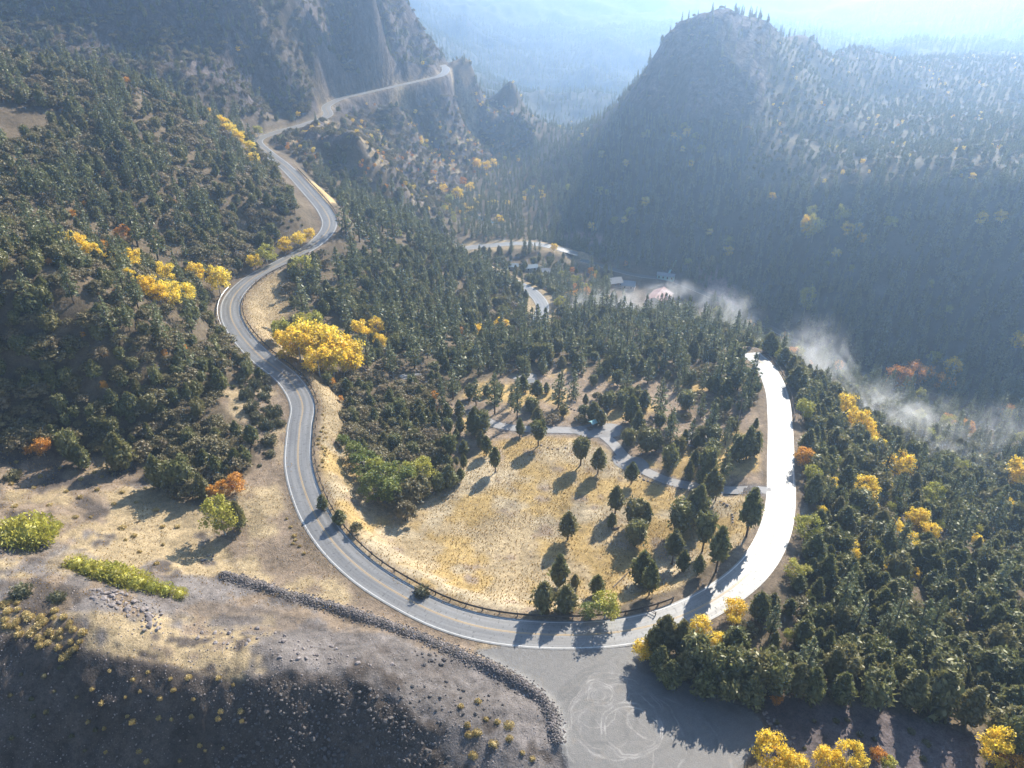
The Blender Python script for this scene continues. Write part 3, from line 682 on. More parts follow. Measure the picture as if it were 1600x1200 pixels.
def blob(center, rad, squash=1.0, seg=8, rings_=5, amp=0.18):
    th = np.linspace(0, np.pi, rings_ + 1); ph = np.linspace(0, 2 * np.pi, seg, endpoint=False)
    T, Pp = np.meshgrid(th, ph, indexing='ij')
    R = rad * (1 + amp * (rnd(T.size).reshape(T.shape) - .5) * 2)
    V = np.stack([center[0] + R * np.sin(T) * np.cos(Pp), center[1] + R * np.sin(T) * np.sin(Pp), center[2] + squash * R * np.cos(T)], 2).reshape(-1, 3)
    ii = np.arange(T.size).reshape(T.shape)
    F = np.stack([ii[:-1], ii[1:], np.roll(ii[1:], -1, 1), np.roll(ii[:-1], -1, 1)], 2).reshape(-1, 4)
    return V, F
def lobes_crown(lobes, per, leaf, core=0.72, tilt=0.75, aspect=1.5, up=0.25):
    parts = []
    for (c, r, sq) in lobes:
        d = unit(rng.normal(size=(per, 3)) + np.array([0, 0, up]))
        rr = r * (0.66 + 0.62 * rnd(per) ** 1.5)[:, None]
        C = np.array(c) + d * rr * np.array([1, 1, sq])
        V, F = cards(C, d, np.full(per, leaf), aspect, tilt)
        parts.append((V, F, 0))
        if core: parts.append((*blob(c, r * core, sq, 6, 4, .3), 0))
    return join(parts)
def juniper(round_=0.0, bare=0.06, width=0.62):
    lob = []
    n = 34
    for i in range(n):
        t = (i + rnd(1)[0]) / n
        z = bare + .10 + t * (0.84 - bare)
        prof = (math.sin(math.pi * min(1, (0.25 + 0.75 * (1 - t)))) ** .7 if round_ else min(1.0, 1.25 * (1 - t) ** .75 + .06) * min(1, .55 + t * 2.2))
        R = width * .5 * prof
        a = i * 2.4 + rnd(1)[0]
        rr = max(0.055, R * (.40 + .18 * rnd(1)[0]))
        k = max(0, R - rr) * (0.75 + .4 * rnd(1)[0])
        lob.append(((math.cos(a) * k, math.sin(a) * k, z), rr, 1.35))
    V, F, m = lobes_crown(lob, 38, 0.072, 0.60, .75, 1.7, .35)
    sc = 1.0 / V[:, 2].max()
    return V * sc, F, m
def conifer(width=0.42, bare=0.16, levels=15, droop=0.1, per=6, ragged=.35):
    parts = []
    for l in range(levels):
        t = (l + .3 * rnd(1)[0]) / levels
        z = bare + t * (0.97 - bare)
        R = width * .5 * (1 - t) ** .8 * (0.55 + .45 * min(1, t * 4)) + .018
        nb = max(3, int(per * (1 - .45 * t)))
        for b in range(nb):
            a = 6.283 * (b + rnd(1)[0] * .8) / nb + l * .9
            L = R * (1 - ragged + 2 * ragged * rnd(1)[0] * .8)
            k = np.linspace(.25, 1, 7)
            kk = k + rng.normal(0, .05, 7)
            zz = z + (.10 - droop * .7) * L * kk * 2 - droop * L * kk ** 2
            C = np.stack([math.cos(a) * L * kk, math.sin(a) * L * kk, zz], 1) + rng.normal(0, .011, (7, 3))
            D = np.tile([math.cos(a) * .4, math.sin(a) * .4, .8], (7, 1))
            V, F = cards(C, D, np.full(7, .052) * (1 - .35 * t), 1.6, .55)
            parts.append((V, F, 0))
    tip = np.array([[0, 0, .95 + .05 * q] for q in rnd(6)])
    parts.append((*cards(tip, np.tile([.5, 0, .5], (6, 1)), np.full(6, .035), 2.0, .8), 0))
    V, F, m = join(parts)
    return V, F, m
def oak(w=1.25):
    lob = []
    for i in range(17):
        a = i * 2.4 + rnd(1)[0] * .5
        q = math.sqrt((i + .5) / 17)
        k = q * w * .40
        z = .30 + .42 * (1 - q ** 2) + .14 * rnd(1)[0]
        lob.append(((math.cos(a) * k, math.sin(a) * k, z), .15 + .07 * rnd(1)[0], .85))
    V, F, m = lobes_crown(lob, 44, .082, .62, .85, 1.2, .3)
    return V * (1 / V[:, 2].max()), F, m
def broadleaf(w=0.75, bare=.18):
    lob = []
    for i in range(24):
        a = i * 2.4 + rnd(1)[0]
        t = rnd(1)[0]
        z = bare + .12 + (0.74 - bare) * t
        R = w * .5 * math.sin(math.pi * (.18 + .70 * t)) ** .6
        k = R * (.35 + .5 * rnd(1)[0])
        lob.append(((math.cos(a) * k, math.sin(a) * k, z), .09 + .055 * rnd(1)[0], .9))
    V, F, m = lobes_crown(lob, 84, .046, .36, .9, 1.15, .25)
    return V * (1 / V[:, 2].max()), F, m
def tuft(w=1.2, n=150, leaf=.16, core=.34):
    d = unit(rng.normal(size=(n, 3)) * np.array([1, 1, .75])); d[:, 2] = np.abs(d[:, 2])
    C = d * np.array([w * .5, w * .5, .86]) * (.45 + .5 * rnd(n))[:, None]
    parts = [(*cards(C, np.cross(d, np.array([.2, .5, 1.0])), np.full(n, leaf), 2.2, .35), 0), (*blob((0, 0, .12), core * w * .8, .8, 8, 4, .2), 0)]
    V, F, m = join(parts); V[:, 2] = np.maximum(V[:, 2], -.08)
    return V, F, m
def grass_tuft():
    n = 12; a = rnd(n) * 6.283; r = .25 * rnd(n)
    b = np.stack([np.cos(a) * r, np.sin(a) * r, 0 * a - .03], 1); t = b + np.stack([np.cos(a) * .35 * rnd(n), np.sin(a) * .35 * rnd(n), .5 + .5 * rnd(n)], 1)
    s = np.stack([-np.sin(a), np.cos(a), 0 * a], 1) * .10
    V = np.stack([b - s, b + s, t], 1).reshape(-1, 3)
    return V, np.arange(3 * n).reshape(n, 3), np.zeros(n, int)
def rock_mesh(name, mat, amp=.32, sub=2):
    bm = bmesh.new(); bmesh.ops.create_icosphere(bm, subdivisions=sub, radius=.5)
    sh = rng.normal(0, 1, (9, 3)); sh = unit(sh)
    for v in bm.verts:
        p = np.array(v.co)
        for q in sh:                                   # chip flat faces off
            d = p @ q - (.5 - amp * .5 * (0.6 + .4 * abs(q[0])))
            if d > 0: p = p - q * d
        p = p * (1 + .06 * rng.normal()) * np.array([1.15, .9, .78])
        v.co = p
    me = bpy.data.meshes.new(name); bm.to_mesh(me); bm.free(); me.materials.append(mat)
    return me
def tri_mesh(name, geo, mats):
    V, F, m = geo
    if F.shape[1] == 4 and np.any(F[:, 2] == F[:, 3]):
        t = F[:, 2] == F[:, 3]
        F = np.vstack([F[~t][:, :3], F[~t][:, [0, 2, 3]], F[t][:, :3]]); m = np.concatenate([m[~t], m[~t], m[t]])
    return np_mesh(name, V, F, mats, midx=m)
KIND = {}
def make_kind(key, crowns, mat, trunk_h, trunk_r, bark='bark', limbs=False):
    out = []
    for g in crowns:
        lm = [(trunk_h * (.35 + .12 * i), i * 2.1, .22, .2) for i in range(5)] if limbs else ()
        tg = trunk_geo(trunk_h, trunk_r, .03, lm)
        cm = tri_mesh(key + '_crown', g, [M[mat]]); tm = tri_mesh(key + '_trunk', tg, [M[bark]])
        V, F, m = join([(tg[0], tg[1], 1), (g[0], g[1], 0)])
        both = tri_mesh(key + '_whole', (V, F, m), [M[mat], M[bark]])
        out.append((cm, tm, both))
    KIND[key] = out
make_kind('juniper', [juniper(0, .05, .72), juniper(0, .03, .80), juniper(1, .04, .78), juniper(0, .06, .64), juniper(1, .03, .88), juniper(0, .08, .58)], 'juniper', .6, .030)
make_kind('pinyon', [juniper(0, .20, .58), juniper(0, .16, .66), juniper(1, .24, .60), juniper(0, .28, .52)], 'juniper', .75, .024)
make_kind('pine', [conifer(.44, .16), conifer(.50, .12, 14), conifer(.38, .20, 16), conifer(.46, .10, 15, .25), conifer(.40, .24, 13)], 'pine', .96, .017)
make_kind('fir', [conifer(.30, .06, 17, .35, 6, .25), conifer(.34, .05, 16, .4, 6, .3), conifer(.27, .08, 18, .3, 6, .25)], 'pine', .96, .012)
make_kind('oak', [oak(1.2), oak(1.45), oak(1.1), oak(1.6), oak(1.3)], 'oak', .5, .035)
for col in ('yellow', 'lime', 'orange', 'green'):
    make_kind(col, [broadleaf(.8, .12), broadleaf(.72, .2), broadleaf(.95, .08)], col, .7, .022, 'pale_bark', True)
make_kind('brush', [tuft(1.35, 260, .13), tuft(1.6, 260, .13), tuft(1.2, 260, .13)], 'brush', .3, .05)
make_kind('sage', [tuft(1.5, 320, .12), tuft(1.3, 320, .12)], 'sage', .3, .05)
make_kind('willow', [tuft(1.9, 900, .075, .3), tuft(1.6, 900, .075, .3)], 'lime', .3, .03)
GRASS = [tri_mesh('grass_tuft', grass_tuft(), [M['grass']]) for _ in range(4)]
ROCKS = [rock_mesh('boulder', M['stone']) for _ in range(6)]
DROCKS = [rock_mesh('dark_boulder', M['dark_stone'], .36, 1) for _ in range(4)]
PEBBLE = [rock_mesh('pebble', M['stone'], .36, 1) for _ in range(4)]

# ------------------------------------------------------------------ objects
def tag(o, label, cat, group=None):
    o['label'] = label; o['category'] = cat
    if group: o['group'] = group
    return o
PLANTS = []           # every individual: dict(obj, kind, px, py, x, y)
def plant(kind, name, x, y, h, wid=1.0, label='', cat='tree', group=None, var=None, z=None, rz=None):
    v = KIND[kind][var if var is not None else int(rng.integers(len(KIND[kind])))]
    root = bpy.data.objects.new(name, None); link(root)
    gz = float(ground_z(x, y)) if z is None else z
    root.location = (x, y, gz - 0.05); root.empty_display_size = .3
    root.rotation_euler = (0, 0, rng.random() * 6.283 if rz is None else rz)
    root.scale = (h * wid, h * wid, h)
    link(bpy.data.objects.new('crown', v[0]), root)
    link(bpy.data.objects.new('trunk' if cat == 'tree' else 'stem', v[1]), root)
    tag(root, label, cat, group)
    px, py = project(x, y, gz + h * .5)
    PLANTS.append(dict(o=root, kind=kind, px=float(px), py=float(py), x=x, y=y, h=h))
    return root
def scatter(name, meshes, pts, rot, scl, pick, label):
    """a mass nobody could count: copies of a few meshes set out on points"""
    me = bpy.data.meshes.new(name)
    pts = np.asarray(pts, np.float32)
    me.vertices.add(len(pts)); me.vertices.foreach_set('co', pts.ravel())
    for nm, ty, key, arr in (('rot', 'FLOAT_VECTOR', 'vector', rot), ('scl', 'FLOAT_VECTOR', 'vector', scl)):
        a = me.attributes.new(nm, ty, 'POINT'); a.data.foreach_set(key, np.asarray(arr, np.float32).ravel())
    a = me.attributes.new('pick', 'INT', 'POINT'); a.data.foreach_set('value', np.asarray(pick, np.int32))
    me.update()
    o = link(bpy.data.objects.new(name, me)); o['kind'] = 'stuff'; o['label'] = label
    ng = bpy.data.node_groups.new(name + '_set', 'GeometryNodeTree')
    ng.interface.new_socket('Geometry', in_out='INPUT', socket_type='NodeSocketGeometry')
    ng.interface.new_socket('Geometry', in_out='OUTPUT', socket_type='NodeSocketGeometry')
    gi, go = ng.nodes.new('NodeGroupInput'), ng.nodes.new('NodeGroupOutput')
    iop = ng.nodes.new('GeometryNodeInstanceOnPoints')
    jn = ng.nodes.new('GeometryNodeJoinGeometry')
    for q in reversed(meshes):
        src = bpy.data.objects.new('source', q)
        oi = ng.nodes.new('GeometryNodeObjectInfo'); oi.inputs['Object'].default_value = src; oi.inputs['As Instance'].default_value = False
        gt = ng.nodes.new('GeometryNodeGeometryToInstance')
        ng.links.new(oi.outputs['Geometry'], gt.inputs[0]); ng.links.new(gt.outputs[0], jn.inputs[0])
    def named(nm, ty):
        n = ng.nodes.new('GeometryNodeInputNamedAttribute'); n.data_type = ty; n.inputs[0].default_value = nm
        return n.outputs[0]
    ng.links.new(gi.outputs[0], iop.inputs['Points']); ng.links.new(jn.outputs[0], iop.inputs['Instance'])
    iop.inputs['Pick Instance'].default_value = True
    ng.links.new(named('pick', 'INT'), iop.inputs['Instance Index'])
    ng.links.new(named('rot', 'FLOAT_VECTOR'), iop.inputs['Rotation']); ng.links.new(named('scl', 'FLOAT_VECTOR'), iop.inputs['Scale'])
    ng.links.new(iop.outputs[0], go.inputs[0])
    md = o.modifiers.new('set', 'NODES'); md.node_group = ng
    return o

# ------------------------------------------------------------------ woods: what grows where
Z_RIGHT = [(995, 1015), (1015, 975), (1085, 962), (1155, 938), (1212, 893), (1246, 832), (1248, 740), (1243, 660), (1225, 600), (1195, 548), (1300, 585), (1450, 680), (1650, 790), (1850, 900), (1850, 1300), (1620, 1240), (1545, 1150), (1450, 1118), (1330, 1100), (1230, 1088), (1120, 1072), (1050, 1050), (1000, 1035)]
Z_DENSE = [(535, 290), (640, 300), (690, 340), (700, 385), (800, 440), (825, 470), (822, 510), (870, 520), (900, 480), (1000, 490), (1100, 512), (1180, 550), (1186, 640), (1100, 610), (1000, 592), (900, 575), (800, 570), (700, 590), (640, 575), (575, 520), (480, 470), (455, 430), (480, 405), (530, 365)]
Z_SPARSE = [(690, 600), (800, 565), (1000, 590), (1186, 640), (1186, 752), (1100, 740), (1000, 705), (940, 645), (800, 645), (740, 690), (690, 690)]
Z_OAKIN = [(495, 585), (560, 560), (640, 575), (700, 600), (700, 690), (722, 740), (690, 765), (640, 782), (590, 775), (548, 725), (515, 660)]
Z_SPUR1 = [(-300, 380), (60, 385), (120, 430), (230, 480), (335, 515), (362, 560), (345, 590), (320, 640), (390, 690), (385, 735), (330, 765), (250, 745), (200, 715), (0, 700), (-300, 680)]
Z_SPUR2 = [(-300, 60), (0, 70), (120, 95), (200, 130), (300, 160), (380, 185), (420, 235), (470, 290), (480, 330), (430, 350), (400, 385), (350, 420), (330, 450), (300, 470), (200, 450), (80, 395), (-300, 390)]
Z_CLEAR = [(-60, 170), (40, 165), (110, 185), (60, 215), (-60, 250)]
Z_FARVAL = [(690, 310), (740, 250), (830, 235), (870, 180), (930, 170), (935, 200), (880, 290), (870, 340), (900, 390), (830, 400), (720, 375)]
Z_FLOORL = [(830, 470), (900, 400), (1000, 410), (1180, 500), (1300, 560), (1500, 640), (1750, 650), (1750, 790), (1480, 700), (1300, 600), (1190, 545), (1000, 495), (880, 490)]
Z_PLANT = [(955, 440), (1075, 445), (1120, 495), (960, 500)]
def zone_of(x, y, z):
    px, py = project(x, y, z)
    zn = np.full(x.shape, '', dtype='U8')
    def setz(m, k): zn[m & (zn == '')] = k
    near = y < 520
    bad = (grid_get(D_main, x, y) < np.where(y > 520, 10.0, np.where(y > 330, 15.0, 7.5))) | (grid_get(D_low, x, y) < 8) | (grid_get(D_val, x, y) < 6) | (grid_get(D_camp, x, y) < 3.6) | (grid_get(m_pull, x, y) > .5) | (grid_get(m_dark, x, y) > .5) | (grid_get(m_flat, x, y) > .5)
    bad |= (in_poly(px, py, P_MEADOW) & (y < 330)) | (in_poly(px, py, P_GRAVEL) & (y < 190)) | (in_poly(px, py, P_BANK) & (y < 330)) | (in_poly(px, py, P_ROADSIDE) & (y < 250)) | (in_poly(px, py, Z_CLEAR) & (y < 420)) | (in_poly(px, py, Z_PLANT) & (y < 540) & (y > 380))
    bad |= (y < 190) & (px < 900) & (px > -400) & (py > 780)
    setz(bad, 'none')
    setz((y < 300) & in_poly(px, py, Z_RIGHT), 'right')
    setz((y < 330) & in_poly(px, py, Z_SPARSE), 'sparse')
    setz((y < 330) & in_poly(px, py, Z_OAKIN), 'oakin')
    setz((y < 520) & (y > 180) & in_poly(px, py, Z_DENSE), 'dense')
    setz((y < 300) & in_poly(px, py, Z_SPUR1), 'spur1')
    setz((y < 560) & (y > 200) & in_poly(px, py, Z_SPUR2), 'spur2')
    setz((y > 500) & (y < 1250) & in_poly(px, py, P_CLIFF), 'cliff')
    setz((y > 500) & (y < 900) & in_poly(px, py, P_UNDER), 'under')
    setz((y > 560) & (y < 820) & in_poly(px, py, P_WALL) & (z > 18) & (px < 1240), 'peak')
    setz((y > 330) & (y < 800) & in_poly(px, py, P_WALL), 'wall')
    setz((y > 420) & (y < 1100) & in_poly(px, py, P_BENCH), 'bench')
    setz((y > 450) & (y < 1200) & in_poly(px, py, Z_FARVAL), 'farval')
    setz((y > 200) & (y < 560) & in_poly(px, py, Z_FLOORL), 'floor')
    setz(y > 950, 'far')
    setz(y > 560, 'mid')
    setz(x < -120, 'left')
    setz(y >= 0, 'other')
    return zn, px, py
#        spacing, {kind: (share, low height, high height)}
ZONES = {
    'right': (4.0, {'juniper': (.86, 4.5, 10.5), 'oak': (.06, 3, 5), 'pine': (.05, 10, 16), 'yellow': (.04, 3.5, 6), 'lime': (.035, 3, 6)}),
    'sparse': (6.6, {'juniper': (.45, 4.5, 8), 'pinyon': (.25, 6, 10), 'pine': (.20, 9, 15), 'oak': (.10, 2.5, 4)}),
    'oakin': (3.5, {'oak': (.60, 3, 5.2), 'juniper': (.38, 4, 7), 'orange': (.02, 2.5, 4)}),
    'dense': (4.6, {'juniper': (.62, 4.5, 9.5), 'pine': (.24, 9, 19), 'oak': (.13, 3, 5), 'lime': (.01, 4, 6)}),
    'spur1': (3.2, {'oak': (.66, 2.4, 5.6), 'juniper': (.30, 4.5, 7.5), 'pine': (.02, 10, 15), 'orange': (.02, 2, 3.6)}),
    'spur2': (3.5, {'oak': (.60, 2.5, 5.8), 'juniper': (.30, 4.5, 8.5), 'pine': (.09, 10, 16), 'orange': (.01, 2, 4)}),
    'peak': (8.0, {'fir': (.6, 6, 12), 'oak': (.3, 3, 5), 'juniper': (.1, 4, 7)}),
    'cliff': (4.9, {'oak': (.58, 3, 5.5), 'juniper': (.28, 4, 8), 'fir': (.13, 7, 13), 'yellow': (.01, 3, 6)}),
    'under': (5.0, {'oak': (.52, 2.6, 5), 'juniper': (.24, 4, 7), 'orange': (.10, 2.2, 4.2), 'yellow': (.10, 2.5, 5), 'lime': (.04, 3, 5)}),
    'wall': (5.4, {'fir': (.72, 9, 17), 'pine': (.20, 10, 16), 'juniper': (.05, 5, 8), 'lime': (.015, 8, 13), 'yellow': (.015, 8, 13)}),
    'bench': (5.6, {'juniper': (.50, 4.5, 8), 'pine': (.28, 8, 14), 'oak': (.18, 3, 5), 'yellow': (.03, 3, 6), 'orange': (.01, 3, 5)}),
    'farval': (6.0, {'fir': (.55, 9, 17), 'pine': (.38, 9, 16), 'yellow': (.05, 5, 9), 'lime': (.02, 5, 9)}),
    'floor': (6.2, {'pine': (.40, 9, 17), 'fir': (.18, 9, 16), 'juniper': (.27, 5, 8), 'lime': (.08, 6, 10), 'orange': (.07, 5, 9)}),
    'far': (12.0, {'fir': (.64, 12, 20), 'pine': (.36, 12, 20)}),
    'mid': (8.0, {'fir': (.45, 9, 16), 'juniper': (.35, 5, 9), 'pine': (.18, 9, 15), 'yellow': (.02, 4, 8)}),
    'left': (3.8, {'oak': (.6, 3, 5), 'juniper': (.32, 4.5, 8), 'pine': (.08, 10, 15)}),
    'other': (6.5, {'juniper': (.8, 5, 9), 'oak': (.2, 3, 5)}),
}
cand = []
for (ya, yb, cell) in ((60, 330, 3.1), (330, 600, 4.4), (600, 960, 4.6), (960, 2300, 11.0)):
    hw = 0.80 * yb + 85
    xs = np.arange(-hw, hw, cell); ys = np.arange(ya, yb, cell)
    X, Y = np.meshgrid(xs, ys)
    X = (X + rng.random(X.shape) * cell * .95 + (np.arange(len(ys)) % 2)[:, None] * cell * .5).ravel(); Y = (Y + rng.random(Y.shape[0] * Y.shape[1]).reshape(Y.shape) * cell * .95).ravel()
    ok = np.abs(X) < half_w(Y) - 2
    X, Y = X[ok], Y[ok]; Z = ground_z(X, Y)
    px, py = project(X, Y, Z)
    ok = (px > -320) & (px < 1920) & (py > -160) & (py < 1330)
    X, Y, Z = X[ok], Y[ok], Z[ok]
    zn, px, py = zone_of(X, Y, Z)
    clump = vnoise(X / 16, Y / 16, 91)
    sp = np.array([ZONES[k][0] if k != 'none' else 1e9 for k in zn])
    dens = np.where(np.isin(zn, ['cliff', 'under', 'far', 'mid']), 0.55 + 0.9 * sstep(.3, .7, clump), 1.0)
    keep = rng.random(len(X)) < (cell / sp) ** 2 * dens
    for k in np.unique(zn[keep]):
        sel = keep & (zn == k)
        kinds = list(ZONES[k][1]); pr = np.array([ZONES[k][1][q][0] for q in kinds]); pr /= pr.sum()
        # kinds come in drifts: shift the choice by a slow noise
        u = np.clip(rng.random(sel.sum()) * .75 + .25 * sstep(.25, .75, vnoise(X[sel] / 24, Y[sel] / 24, 55)), 0, .9999)
        u = np.argsort(np.argsort(u)) / max(1, len(u))
        ki = np.searchsorted(np.cumsum(pr), u, side='right').clip(0, len(kinds) - 1)
        for kk in range(len(kinds)):
            m = np.where(sel)[0][ki == kk]
            lo, hi = ZONES[k][1][kinds[kk]][1:]
            h = (lo + (hi - lo) * rng.random(len(m)) ** 1.3) * (.9 if k in ('cliff', 'under') else np.interp(Y[m], [400, 600, 900, 1600], [1, .72, .58, .75]))
            for q, hh in zip(m, h):
                cand.append((X[q], Y[q], Z[q], px[q], py[q], hh, kinds[kk], k))
print('candidates', len(cand))
# ------------------------------------------------------------------ trees and shrubs that can be told apart, by where they stand in the photo
ORD = ['first', 'second', 'third', 'fourth', 'fifth', 'sixth', 'seventh', 'eighth', 'ninth', 'tenth', 'eleventh', 'twelfth', 'thirteenth', 'fourteenth', 'fifteenth', 'sixteenth', 'seventeenth', 'eighteenth', 'nineteenth', 'twentieth', 'twenty-first', 'twenty-second', 'twenty-third', 'twenty-fourth', 'twenty-fifth', 'twenty-sixth']
NAME = {'juniper': 'juniper_tree', 'pinyon': 'pinyon_tree', 'pine': 'pine_tree', 'fir': 'fir_tree', 'oak': 'scrub_oak', 'yellow': 'cottonwood_tree', 'lime': 'cottonwood_tree', 'green': 'cottonwood_tree', 'orange': 'scrub_oak', 'brush': 'rabbitbrush', 'sage': 'sagebrush', 'willow': 'willow_shrub'}
LANDMARK = []         # (px, py, phrase)
RELABEL = []          # (object, kind name, look, px, py) of things that need a place-word of their own
HAND = []             # x, y, r of hand-placed crowns, so that the woods keep clear of them
def by_pixels(kind, bx, by, ty, wid, label, cat, group):
    x, y, z = hit(bx, by)
    h = float(at_y(bx, ty, y)[2]) - z
    HAND.append((x, y, h * wid * .28))
    return plant(kind, NAME[kind], x, y, h, wid, label, cat, group)
def row(group, noun, where, cat, items, mark=True):
    """items (kind, base px, base py, top py[, width[, own look]]), told apart by their order from the left"""
    items = sorted(items, key=lambda t: t[1])
    for i, it in enumerate(items):
        kind, bx, by, ty = it[:4]; wid = it[4] if len(it) > 4 else 1.0; look = it[5] if len(it) > 5 else ''
        o = 'rightmost' if i == len(items) - 1 else ('leftmost' if i == 0 else ORD[i] + ' from left')
        by_pixels(kind, bx, by, ty, wid, (look + ', ' if look else '') + f'{o} of the {noun} {where}', cat, group)
        if mark: LANDMARK.append((bx, (by + ty) / 2, f'the {o} of the {noun} {where}'))
def one(kind, bx, by, ty, label, cat='tree', wid=1.0, group=None, mark=None):
    by_pixels(kind, bx, by, ty, wid, label, cat, group)
    if mark: LANDMARK.append((bx, (by + ty) / 2, mark))

row('yellow trees in the gully', 'yellow trees', 'in the left gully', 'tree', [('yellow', 112, 392, 358), ('yellow', 128, 402, 362), ('yellow', 150, 412, 376), ('orange', 165, 402, 374), ('yellow', 180, 420, 388), ('yellow', 196, 424, 394), ('yellow', 214, 420, 386), ('yellow', 204, 440, 417), ('yellow', 236, 466, 428), ('yellow', 262, 448, 408), ('yellow', 252, 474, 440), ('yellow', 272, 478, 434), ('yellow', 292, 482, 440), ('yellow', 345, 462, 413), ('yellow', 312, 444, 408), ('orange', 196, 380, 350)])
row('yellow trees above the road', 'yellow trees', 'above the bend by the oak slope', 'tree', [('yellow', 400, 420, 396, 1.3), ('lime', 418, 412, 381, 1.2), ('yellow', 447, 396, 370, 1.1), ('yellow', 468, 386, 361, 1.3), ('yellow', 484, 378, 356, 1.2)])
one('lime', 473, 432, 396, 'round lime-green tree on the road\'s inner edge below the bend', wid=1.35, mark='the round lime tree on the road\'s edge')
row('trees of the bright yellow grove', 'big yellow trees', 'in the grove inside the bend', 'tree', [('lime', 443, 540, 498, 1.1), ('yellow', 452, 556, 510), ('yellow', 470, 566, 505), ('lime', 476, 528, 488), ('yellow', 492, 566, 496, 1.1), ('lime', 494, 520, 484), ('yellow', 515, 572, 505, 1.1), ('yellow', 538, 582, 518), ('yellow', 552, 584, 530), ('yellow', 522, 590, 540), ('yellow', 500, 588, 535), ('yellow', 441, 562, 546)])
row('small yellow clumps in the inner wood', 'small yellow trees', 'deep in the inner wood', 'tree', [('yellow', 565, 532, 496), ('yellow', 590, 526, 495, 1.2), ('yellow', 594, 548, 520), ('yellow', 746, 527, 506, 1.2), ('yellow', 786, 522, 496, 1.2), ('orange', 720, 524, 510)])
row('yellow trees below the cliff', 'yellow trees', 'beside the road under the cliff', 'tree', [('yellow', 332, 190, 168, 1.2), ('yellow', 348, 204, 178, 1.2), ('yellow', 362, 216, 190, 1.2), ('yellow', 376, 226, 203, 1.2), ('yellow', 392, 240, 218, 1.2), ('yellow', 398, 258, 236, 1.2), ('lime', 404, 214, 195, 1.3)])
row('yellow trees on the canyon floor', 'yellow trees', 'on the far canyon floor', 'tree', [('yellow', 745, 266, 246, 1.1), ('yellow', 760, 268, 250, 1.1), ('yellow', 772, 262, 246, 1.1), ('yellow', 716, 312, 292, 1.1), ('yellow', 734, 302, 284, 1.1), ('lime', 702, 322, 302, 1.1), ('yellow', 692, 302, 286, 1.1), ('orange', 724, 290, 276, 1.1)])
row('yellow trees by the mist', 'yellow trees', 'on the misty right slope', 'tree', [('lime', 1254, 655, 624, 1.2), ('yellow', 1318, 652, 615), ('yellow', 1334, 674, 634), ('yellow', 1352, 690, 655), ('yellow', 1368, 712, 682), ('yellow', 1396, 748, 704), ('yellow', 1408, 742, 716), ('lime', 1266, 756, 728, 1.2), ('yellow', 1292, 772, 744, 1.2), ('yellow', 1346, 782, 746, 1.2), ('lime', 1452, 790, 758, 1.2), ('lime', 1450, 700, 670), ('lime', 1494, 742, 714), ('yellow', 1582, 768, 716, 1.1), ('yellow', 1570, 806, 780), ('yellow', 1428, 824, 794, 1.2), ('yellow', 1398, 834, 812, 1.2), ('yellow', 1448, 842, 816, 1.2), ('yellow', 1424, 852, 832, 1.2), ('lime', 1332, 806, 786), ('yellow', 1522, 852, 834), ('yellow', 1550, 888, 868)])
one('orange', 1251, 730, 698, 'orange scrub oak hugging the outer edge of the pale road', 'shrub', 1.1, mark='the orange oak at the pale road\'s edge')
row('lime oaks by the pale road', 'lime-yellow shrubs', 'along the pale road\'s outer edge', 'shrub', [('lime', 1258, 842, 806, 1.2), ('yellow', 1092, 992, 966, 1.3), ('yellow', 1116, 1016, 992, 1.3), ('yellow', 1146, 962, 936, 1.3), ('lime', 1242, 902, 876, 1.3), ('yellow', 1004, 1028, 1002, 1.2)])
row('yellow shrubs at the bottom edge', 'golden shrubs', 'at the bottom right edge', 'shrub', [('yellow', 1200, 1198, 1152, .95), ('yellow', 1236, 1206, 1180, 1.3), ('yellow', 1288, 1206, 1170, 1.0), ('yellow', 1322, 1206, 1168, 1.0), ('orange', 1368, 1188, 1170, 1.2), ('lime', 1384, 1202, 1184, 1.2), ('yellow', 1541, 1194, 1140, .7), ('orange', 1586, 1204, 1172, 1.2), ('orange', 1212, 1100, 1086, 1.2)])
row('green thicket beside the meadow', 'bright green bushes', 'in the thicket left of the meadow', 'shrub', [('green', 572, 742, 706, 1.3), ('green', 598, 768, 722, 1.3), ('lime', 588, 750, 716, 1.2), ('green', 622, 768, 724, 1.3), ('green', 610, 786, 744, 1.3), ('green', 585, 778, 742, 1.2), ('lime', 640, 756, 722, 1.2), ('lime', 662, 750, 716, 1.2), ('green', 556, 722, 690, 1.2), ('green', 538, 700, 678, 1.2), ('oak', 640, 785, 748), ('oak', 625, 790, 758), ('juniper', 660, 775, 738), ('juniper', 686, 768, 740), ('juniper', 702, 760, 724), ('pinyon', 720, 752, 730)])
one('oak', 634, 814, 783, 'lone gnarled grey-green oak casting a round shadow at meadow\'s left end', 'tree', .78, mark='the lone oak at the meadow\'s left end')
row('round bushes on the grassy bank', 'round bushes', 'on the bank inside the guardrail', 'shrub', [('juniper', 505, 795, 772, 1.1), ('juniper', 531, 818, 796, 1.3), ('oak', 557, 832, 817, 1.0), ('sage', 659, 928, 909, .75)])
one('lime', 352, 836, 779, 'yellow-green cottonwood casting a long shadow on the left bank', 'tree', .95, mark='the yellow-green cottonwood on the left bank')
one('juniper', 375, 826, 782, 'dark juniper tucked right behind the yellow-green cottonwood', 'tree', .8)
row('orange oaks at the foot of the dark slope', 'orange oaks', 'at the dark slope\'s foot', 'shrub', [('orange', 330, 778, 758, 1.1), ('orange', 350, 775, 752, 1.2), ('orange', 372, 768, 740, 1.2), ('orange', 70, 712, 686, 1.2), ('orange', 46, 710, 694, 1.2), ('oak', 280, 770, 745), ('oak', 300, 775, 748, 1.2)])
